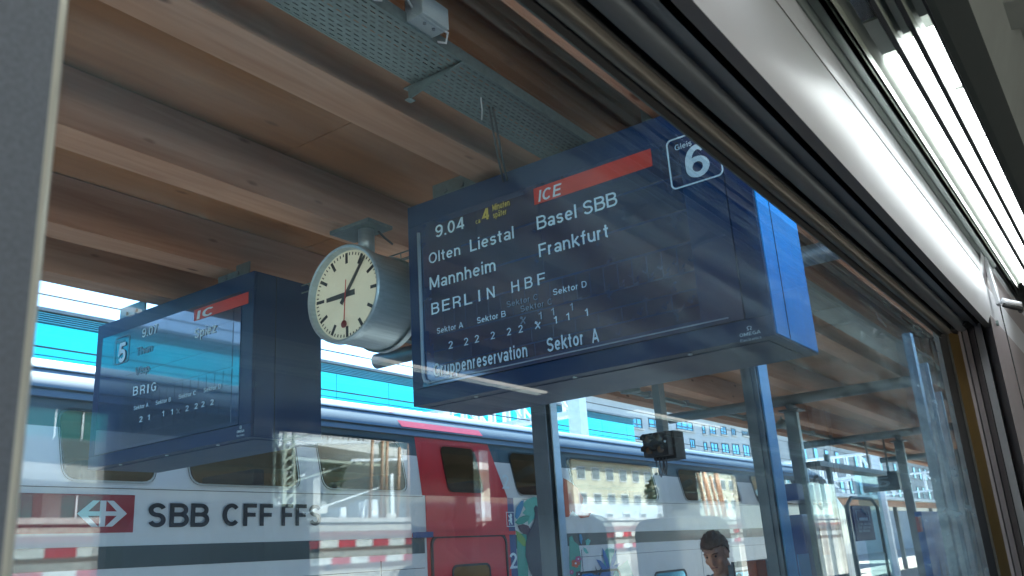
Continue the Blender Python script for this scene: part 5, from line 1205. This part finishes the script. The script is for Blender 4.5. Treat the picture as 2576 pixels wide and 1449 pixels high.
# rack lower face and ceiling
strip('ceiling_edge', [(ZR / 6.42, ZR), (ZR / 7.0, ZR + .004), (ZR / 11.0, ZR + .03)], m_ceil, x1=4.2)
strip('ceiling', [(ZR / 11.0, ZR + .031), (.02, 1.08), (-.30, 1.16), (-.85, 1.20), (-1.40, 1.16), (-1.72, 1.08), (-1.78, .93)], m_ceil2, x0=-3, x1=32)
for k in range(9):
    x = 1.0 + k * .9
    MB().prism([(x, .05, 1.05), (x + .35, -.30, 1.15), (x + .50, -.30, 1.15), (x + .13, .05, 1.05)], (0, 0, -.012)).build('ceiling_rib', mat('rib_grey', (.22, .24, .23), .6), coach)
strip('rack_back', [(.29, .93), (.30, 1.02), (.06, 1.12)], m_cell, x1=4.2)
# window head end: dark corner piece, jambs
MB().sweep([yz(1.45, .46), yz(1.83, .38), (.40, .80), (.50, .80), (.50, .66)], 3.34, 3.43).build('pelmet_end', m_black, coach)
def vstrip(name, pts, m, z0=-1.1, z1=.70, smooth=False):
    n = len(pts); mb = MB(); mb.add([(x, y, z0) for x, y in pts] + [(x, y, z1) for x, y in pts], [(i, i + 1, i + 1 + n, i + n) for i in range(n - 1)])
    return mb.build(name, m, coach, smooth=smooth)
xy = lambda r, y: (r * y, y)
vstrip('jamb_seal', [(6.62 * (GY + .05) + .01, GY + .05), xy(6.62, GY - .002), xy(6.95, .478)], m_black, z1=.655)
vstrip('jamb', [xy(6.95, .478), xy(7.06, .470)], m_alu_b, z1=.66)
vstrip('jamb', [xy(7.06, .470), xy(7.55, .450)], m_ochre, z1=.66)
prev, yp = 7.55, .450
for r_, y, m_ in ((7.72, .440, m_mauve), (7.80, .442, m_slot), (8.10, .425, m_mauve), (8.18, .427, m_slot), (8.50, .408, m_mauve), (8.58, .410, m_slot), (9.10, .385, m_pelmet), (9.20, .387, m_slot), (9.95, .341, m_mauve)):
    vstrip('jamb_profile', [xy(prev, yp), xy(r_, y)], m_, z1=.72)
    prev = r_; yp = y
strip('end_wall', [(.340, -1.1), (.340, .62), (.335, .80), (.315, .92)], m_mauve, x0=9.95 * .341, x1=4.6)
strip('end_wall_top', [(.338, .70), (.330, .85), (.312, .93)], m_pelmet, x0=3.322, x1=4.6)
MB().bar((3.72, .333, -1.1), (3.72, .331, .85), .004).build('wall_joint', m_slot, coach)
# coat hook / folding bracket
hk = thing('coat_hook', 'white folding coat hook on the panel at the right edge', 'coat hook', (3.45, .32, .80))
MB().prism([(3.40, .322, .93), (3.44, .322, .93), (3.49, .318, .80), (3.50, .318, .755), (3.45, .318, .755), (3.44, .320, .80)], (0, -.012, 0)).build('arm', m_pelmet, hk)
MB().tube([(3.46, .30, .765), (3.47, .275, .752), (3.52, .255, .752), (3.60, .262, .76), (3.62, .285, .775), (3.60, .30, .785)], .012, 8).build('hook', m_pelmet, hk, smooth=True)
MB().tube([(3.46, .298, .750), (3.47, .272, .737), (3.52, .252, .737), (3.60, .259, .745)], .009, 8).build('hook_pad', m_black, hk, smooth=True)
MB().tube([(3.47, .333, .69), (3.47, .325, .69)], .010, 12).build('stud', m_galv, hk)
# left pillar
PX = 0.48
pl = [(-2.2, .34), (.17, .36)]
vstrip('left_pillar', [(-2.2, .30), (.191, .405)], m_pillar, z1=1.0)
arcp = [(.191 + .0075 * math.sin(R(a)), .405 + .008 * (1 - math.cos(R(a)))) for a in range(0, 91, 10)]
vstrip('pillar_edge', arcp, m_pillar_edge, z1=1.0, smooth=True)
vstrip('pillar_return', [arcp[-1], (arcp[-1][0] - .02, GY + .02)], m_black, z1=1.0)
# glass panes
win = thing('coach_window', 'large double glazed coach window that we look through with reflections', 'window', (1.6, GY, -.4))
MB().add([(.1, GY, -1.1), (3.34, GY, -1.1), (3.34, GY, .66), (.1, GY, .66)], [(0, 1, 2, 3)]).build('inner_pane', p_in, win)
MB().add([(.1, GY + .022, -1.1), (3.36, GY + .022, -1.1), (3.36, GY + .0232, .66), (.1, GY + .0232, .66)], [(0, 1, 2, 3)]).build('outer_pane', p_out, win)
# outer shell of our coach
shm = mat('coach_shell_white', (.55, .57, .57), .4, var=.06)
box('shell_side', (-10, .545, -2.0), (32, .60, -1.12), shm, coach)
box('shell_side', (3.85, .545, -1.12), (32, .60, .80), shm, coach)
box('shell_side', (-10, .545, -1.12), (-1.9, .60, .80), shm, coach)
MB().sweep([(.60, .80), (.58, 1.10), (.40, 1.45), (0, 1.62), (-.85, 1.72), (-1.70, 1.62), (-2.10, 1.45), (-2.29, 1.10), (-2.31, .68), (-2.26, .68), (-2.24, 1.08), (-2.05, 1.40), (-.85, 1.66), (.36, 1.40), (.53, 1.08), (.545, .80)], -10, 32, closed=True).build('roof_shell', shm, coach)
# lower wall, floor, other side of the coach
box('floor', (-3, -2.15, -1.25), (32, .49, -1.2), m_floor, coach)
OYY = -2.2
box('far_wall', (-3, OYY - .1, -1.2), (32, OYY, -.42), m_wall, coach)
wins = [(-1.6, 1.90), (2.66, 3.66), (4.15, 4.38), (5.18, 6.70), (7.30, 8.35), (10.4, 11.6)]
xs_ = -3.0
for a, b in wins + [(32.0, 32.1)]:
    if a > xs_: box('far_pillar', (xs_, OYY - .1, -.42), (a, OYY, .66), m_wall, coach, bevel=.015)
    xs_ = b
MB().sweep([(OYY - .1, .66), (OYY, .655), (-2.05, .66), (-2.03, .70), (-2.03, .86), (-2.06, .88), (-2.2, .9)], -3, 32, closed=False).build('far_pelmet', mat('far_pelmet_grey', (.07, .055, .07), .8, spec=.15), coach)
for k in range(1):
    MB().bar((-3, -1.98 + k * .05, .905 + k * .012), (14, -1.98 + k * .05, .905 + k * .012), .012).build('far_rack_rail', m_galv, coach)
for k in range(4):
    box('far_lamp', (-2.4 + k * 2.6, -1.80, .925), (-.9 + k * 2.6, -1.775, .935), l_far, coach)
for k in range(8):
    x = -.4 + k * 1.33
    for dx in (0, .10): MB().tube([(x + dx, -2.02, .80), (x + dx, -1.99, .77), (x + dx, -1.96, .775), (x + dx + .02, -1.95, .79)], .008, 6).build('far_hook', m_galv, coach)
for i, (a, b) in enumerate(wins):
    o = thing('far_window', ('window across the aisle left of the first seats', 'window across the aisle between two seat rows', 'very narrow slot window across the aisle', 'wide window across the aisle showing cream buildings', 'narrow distant window across the aisle before the vestibule', 'farthest bright window across the aisle')[i], 'window', ((a + b) / 2, OYY - .05, .1), 'windows on the far side of the coach')
    MB().add([(a, OYY - .05, -.42), (b, OYY - .05, -.42), (b, OYY - .05, .66), (a, OYY - .05, .66)], [(0, 1, 2, 3)]).build('pane', p_far, o)
    ring(MB(), [Vector((x, OYY - .02, z)) for x, z in ((a, -.42), (b, -.42), (b, .66), (a, .66))], [Vector((x, OYY - .02, z)) for x, z in ((a + .02, -.40), (b - .02, -.40), (b - .02, .64), (a + .02, .64))], (0, .015, 0)).build('seal', m_black, o)
# seat pairs (back to back) by the aisle; backs show as dark humps in the reflection
def seat_pair(x0, x1, label, ztop):
    o = thing('bench_with_high_backs', label, 'seat', ((x0 + x1) / 2, -1.5, -1.2), 'back to back coach seats across the aisle')
    for s, xa in ((-1, x0), (1, x1)):
        MB().sweep([(-1.66, -.75), (-1.19, -.75), (-1.19, -.62), (-1.66, -.62)], min(xa, xa + s * -.0) - (.42 if s < 0 else -.02), min(xa, xa) + (-.02 if s < 0 else .42)).build('cushion', m_seat, o, bevel=.03)
    xm = (x0 + x1) / 2
    for s in (-1, 1):
        prof_ = rrect(-1.65, -.60, -1.20, ztop, .09)
        mb = MB(); n = len(prof_); t0_, t1_ = (x0, xm - .01) if s < 0 else (xm + .01, x1)
        mb.sweep(prof_, t0_, t1_)
        mb.build('backrest', m_seat, o, bevel=.04)
    box('base', (x0 + .05, -1.6, -1.2), (x1 - .05, -1.25, -.76), m_slot, o)
seat_pair(1.60, 2.02, 'back to back seats left of the sitting passenger', .22)
seat_pair(3.40, 3.94, 'back to back seats in front of the wide far window', .19)
seat_pair(4.95, 5.50, 'last back to back seats beside the wide far window', .19)
for k, x in enumerate((7.4, 7.9)):
    o = MB().tube([(x, -1.2, -1.2), (x, -1.2, 1.1)], .018, 12).build('grab_pole', m_brushed, smooth=True)
    tag(o, ('steel grab pole near the end seats', 'steel grab pole closest to the vestibule')[k], 'grab pole', 'grab poles in the coach')
# seated passenger across the aisle
pb = Vector((2.90, -1.45, -.62)); fc = Vector((-1, 0, 0)); Lp = Vector((0, -1, 0))
def pj(s, f, z): return pb + Lp * s + fc * f + Vector((0, 0, z))
pose = dict(pelvis=pj(0, 0, .06), waist=pj(0, -.02, .22), chest=pj(0, -.03, .46), neck=pj(0, 0, .66), headb=pj(0, .02, .76), shL=pj(.19, -.02, .56), elL=pj(.25, .06, .30), wrL=pj(.16, .30, .25), haL=pj(.12, .37, .26),
            shR=pj(-.19, -.02, .56), elR=pj(-.25, .06, .30), wrR=pj(-.16, .30, .25), haR=pj(-.12, .37, .26), hipL=pj(.10, .05, .06), knL=pj(.11, .48, .06), anL=pj(.11, .46, -.42), toL=pj(.11, .60, -.53), hipR=pj(-.10, .05, .06), knR=pj(-.11, .48, .06), anR=pj(-.11, .46, -.42), toR=pj(-.11, .60, -.53))
pr_ = thing('person', 'passenger in dark jacket sitting across the aisle, seen only as a reflection', 'person', pb)
person(pr_, None, fc, pose, Matrix.Translation(pj(0, .04, .84)) @ frame(fc, R(10)), mat('charcoal_jacket', (.03, .032, .04), .9, var=.1))
seat_pair(3.08, 3.36, 'low single seat behind the sitting passenger', -.02)

# ================================================================== 11. THE YARD ON THE OTHER SIDE (seen reflected)
def mpt(px, py, Y): return yard(px, py, Y)
def barrier(label, yv, z0, z1, x0, x1, step, phase):
    o = thing('striped_barrier', label, 'barrier', ((x0 + x1) / 2, 1 - yv, z0 - .3), 'red and white striped barrier boards')
    n = int((x1 - x0) / step); pr = {}
    for i in range(n):
        xa = x0 + i * step; key = (i + phase) % 2
        if key in pr: copy_part(pr[key][0], o, (xa - pr[key][1], 0, 0))
        else: pr[key] = (box('board', (xa, 1 - yv - .02, z0), (xa + step - .004, 1 - yv + .02, z1), m_rw_red if key else m_rw_white, o), xa)
    for i in range(0, n, 6):
        MB().bar((x0 + i * step, 1 - yv - .05, z0 - .45), (x0 + i * step, 1 - yv - .05, z1), .05).build('post', m_galv, o)
    return o
barrier('upper striped barrier beyond the near rails', 11.6, .036 * 11.6, .0445 * 11.6 + .02, -2, 30, .42, 0)
barrier('lower striped barrier nearest our coach', 9.4, .012 * 9.4, .0215 * 9.4, -2, 26, .36, 1)
# footbridge / viaduct with railings
def viaduct(label, p0, p1, hs, hr, nb, bar_=.05):
    p0 = Vector(p0); p1 = Vector(p1); d = p1 - p0; o = thing('footbridge', label, 'bridge', mid([p0, p1]), 'footbridges over the yard')
    nrm_ = d.cross(Vector((0, 0, 1))).normalized()
    MB().bar(p0, p1, 3.0, hs).build('deck', m_conc, o)
    mb = MB(); e = Vector((0, 0, hs / 2))
    sgn = 1 if nrm_.y > 0 else -1
    f = nrm_ * 1.45 * sgn
    for i in range(nb):
        q = p0 + d * i / nb + f + e; mb.bar(q, q + Vector((0, 0, hr)), bar_)
    mb.build('railing_bars', m_galv, o, kind='stuff')
    MB().bar(p0 + f + e + Vector((0, 0, hr)), p1 + f + e + Vector((0, 0, hr)), .08).build('handrail', m_galv, o)
    for i in range(0, 9):
        q = p0 + d * i / 8 - Vector((0, 0, hs / 2)); MB().bar((q.x, q.y, 1.0), q, .5).build('pier', m_conc, o) if i % 3 == 1 else None
    return o
viaduct('lower footbridge with dense upright railing bars reflected at the left', mpt(-250, 1185, 24), mpt(420, 1222, 24), .42, .62, 170)
viaduct('higher footbridge sloping away, reflected over the train windows', mpt(640, 1100, 34), mpt(1300, 1195, 50), .55, 1.0, 260, .07)
# masts
def lattice_mast(label, px, yv, ztop):
    p = mpt(px, 1257, yv); o = thing('lattice_mast', label, 'mast', (p.x, p.y, 1.4), 'masts standing in the yard'); mb = MB()
    for dx in (-.22, .22):
        for dy in (-.22, .22): mb.bar((p.x + dx, p.y + dy, 1.4), (p.x + dx * .7, p.y + dy * .7, ztop), .07)
    for k in range(14):
        z = 1.5 + (ztop - 1.6) * k / 14; z2 = z + (ztop - 1.6) / 14
        mb.bar((p.x - .22, p.y + .22, z), (p.x + .22, p.y + .22, z2), .05)
    mb.build('frame', m_mast, o)
    for z in (ztop - .9, ztop - 2.2):
        MB().bar((p.x, p.y, z), (p.x + 4.0, p.y + .3, z - .1), .08).build('arm', m_mast, o); MB().bar((p.x, p.y, z - .8), (p.x + 2.6, p.y, z - .1), .05).build('stay', m_mast, o)
lattice_mast('green lattice mast reflected left of the black lettering', 715, 21, 5.6)
def pole(label, px, py, yv, ptop, w):
    p = mpt(px, py, yv); t = mpt(px + 17, ptop, yv); o = thing('overhead_pole', label, 'mast', p, 'masts standing in the yard')
    MB().box((p.x - w, p.y - w, p.z), (p.x + w, p.y + w, t.z)).build('pole', m_mast, o)
    box('footing', (p.x - .35, p.y - .35, p.z - .2), (p.x + .35, p.y + .35, p.z + .18), m_conc, o)
    MB().bar((p.x, p.y, t.z - 1.6), (p.x - 4.0, p.y, p.z + .1), .045).build('guy_rod', m_lat, o)
    MB().bar((p.x - 1.6, p.y, t.z - .8), (p.x + 1.6, p.y, t.z - .6), .08).build('arm', m_lat, o)
    box('weight', (p.x + w, p.y, t.z - 2.6), (p.x + w + .16, p.y + .2, t.z - 1.2), m_lat, o)
pole('slim pale pole with guy rod reflected between the train windows', 969, 1306, 22, 1108, .12)
pole('slim pale pole reflected in front of the cream buildings', 1420, 1310, 26, 1150, .12)
gy = thing('yard_gantry', 'white lattice girder spanning the yard at the top of the reflection', 'gantry', (20, -19, 4.2))
a, b = mpt(700, 1115, 22), mpt(1075, 1108, 22)
lattice(gy, a, b, .30, .4, 30, m_lat, .05)
MB().bar((b.x, b.y, 1.4), b, .2).build('mast', m_lat, gy)
# bundle of tall brown pipes; orange tubes added for glints on the glass
for k, (px0, yv, n_p, lab) in enumerate(((930, 20, 7, 'bundle of tall brown pipes reflected between train windows'), (1778, 20, 6, 'row of orange tubes added for the glints right of the signal box'))):
    p = mpt(px0, 1270, yv); o = thing('pipe_bundle', lab, 'pipes', (p.x, p.y, 1.4), 'tall pipe bundles in the yard')
    for i in range(n_p):
        x = p.x + i * (.42 if k == 0 else .55) * (1 + .2 * math.sin(i * 2.1))
        MB().tube([(x, p.y, 1.42), (x + (.5 if k == 0 else .0), p.y - .3, 4.2 + .35 * math.sin(i * 1.7))], .05 if k == 0 else .09, 8).build('pipe', mat('pipe_brown', (.42, .24, .14), .6) if k == 0 else mat('glint_orange', (.85, .45, .25), .5), o, smooth=True)
# equipment cabinets
for k, (px0, px1, py0, py1, yv) in enumerate(((920, 952, 1256, 1305, 21.5), (905, 918, 1262, 1305, 21.5), (852, 872, 1275, 1306, 21.5))):
    a, b = mpt(px0, py1, yv), mpt(px1, py0, yv)
    o = thing('equipment_cabinet', ('wide white trackside cabinet at the pole foot', 'narrow white trackside cabinet', 'low white trackside cabinet on its own')[k], 'cabinet', ((a.x + b.x) / 2, a.y, a.z), 'white trackside cabinets')
    box('body', (a.x, a.y - .5, a.z), (b.x, a.y, b.z), m_sheet, o, bevel=.02)
    box('door', (a.x + .05, a.y + .001, a.z + .1), ((a.x + b.x) / 2 - .01, a.y + .02, b.z - .1), m_lat, o); box('door', ((a.x + b.x) / 2 + .01, a.y + .001, a.z + .1), (b.x - .05, a.y + .02, b.z - .1), m_lat, o)
# glazed green building behind the left viaduct and dark wall
def yb(name, label, x0, x1, y, z0, z1, m, cols, rows_, wm, cat='building', ww=.55, wh=.5, depth=10):
    o = thing(name, label, cat, ((x0 + x1) / 2, y - depth / 2, z0))
    box('wall', (x0, y - depth, z0), (x1, y, z1), m, o)
    sx_, sz_ = (x1 - x0) / cols, (z1 - z0) / rows_
    for i in range(cols):
        for j in range(rows_):
            xa, za = x0 + sx_ * (i + .5 - ww / 2), z0 + sz_ * (j + .5 - wh / 2)
            w = box('window', (xa, y + .01, za), (xa + sx_ * ww, y + .05, za + sz_ * wh), m_lat, o)
            box('pane', (xa + .1, y + .052, za + .1), (xa + sx_ * ww - .1, y + .07, za + sz_ * wh - .1), wm, w)
    return o
m_ypane = mat('yard_window_pane', (.26, .29, .30), .2, .3, .2)
yb('glazed_hall', 'green glazed hall behind the reflected lower footbridge', 8, 30, -40, 1.5, 9.5, m_green, 8, 2, m_green)
o = yb('cream_building', 'cream building with rows of windows reflected over the right train windows', 52, 92, -45, 1.5, 9.2, m_cream, 14, 3, m_ypane)
MB().sweep([(-44.2, 9.2), (-50, 11.6), (-55.8, 9.2)], 51.5, 92.5).build('roof', m_tile, o)
o = yb('white_apartment_house', 'white apartment house reflected above the higher footbridge', 44, 64, -62, 2, 15.5, mat('white_render', (.75, .74, .70), .9, var=.05), 5, 4, m_ypane)
o = yb('long_yellow_house', 'long pale yellow house with arched row of windows in the yard', 95, 150, -50, 1.5, 10, m_cream, 18, 3, m_ypane)
o = yb('yard_shed', 'low white shed behind the yard platform', 36, 66, -30, 1.4, 3.3, m_sheet, 12, 1, m_ypane, 'shed', .4, .45)
yb('brick_hall', 'dark brown hall standing behind the yard at the far left', -20, 7, -42, 1.5, 5.5, mat('brown_wall', (.15, .09, .07), .9, var=.2), 6, 1, m_ypane)
# row of trees behind the yard
tm = bmesh.new()
def tree(x, y, z, h, lab):
    o = thing('tree', lab, 'tree', (x, y, z), 'trees behind the yard'); rr = random.Random(int(x * 10))
    MB().tube([(x, y, z), (x + .1, y, z + h * .4), (x, y, z + h * .75)], [h * .035, h * .025, h * .01], 8).build('trunk', mat('bark', (.08, .06, .04), .9), o)
    mb = MB()
    for k in range(900):
        a, b_, c = rr.gauss(0, 1), rr.gauss(0, 1), rr.gauss(0, 1); l = math.sqrt(a * a + b_ * b_ + c * c); r_ = rr.uniform(.45, 1) ** .5
        q = Vector((x + a / l * h * .33 * r_, y + b_ / l * h * .33 * r_, z + h * .66 + c / l * h * .36 * r_)); s = h * .035
        u = Vector((rr.uniform(-1, 1), rr.uniform(-1, 1), rr.uniform(-1, 1))).normalized(); v = u.orthogonal().normalized()
        mb.add([q - u * s, q + v * s * .7, q + u * s, q - v * s * .7], [(0, 1, 2, 3)])
    mb.build('crown', m_leaf, o)
for k, (x, y, h) in enumerate(((4, -34, 5.5), (12.5, -35, 6.5), (30, -38, 7), (40, -44, 8), (84, -40, 6))):
    tree(x, y, 1.6, h, ('small tree at the far left of the yard', 'dense tree behind the lower footbridge', 'tree right of the green glazed hall', 'tall tree before the white apartment house', 'tree beside the cream building')[k])
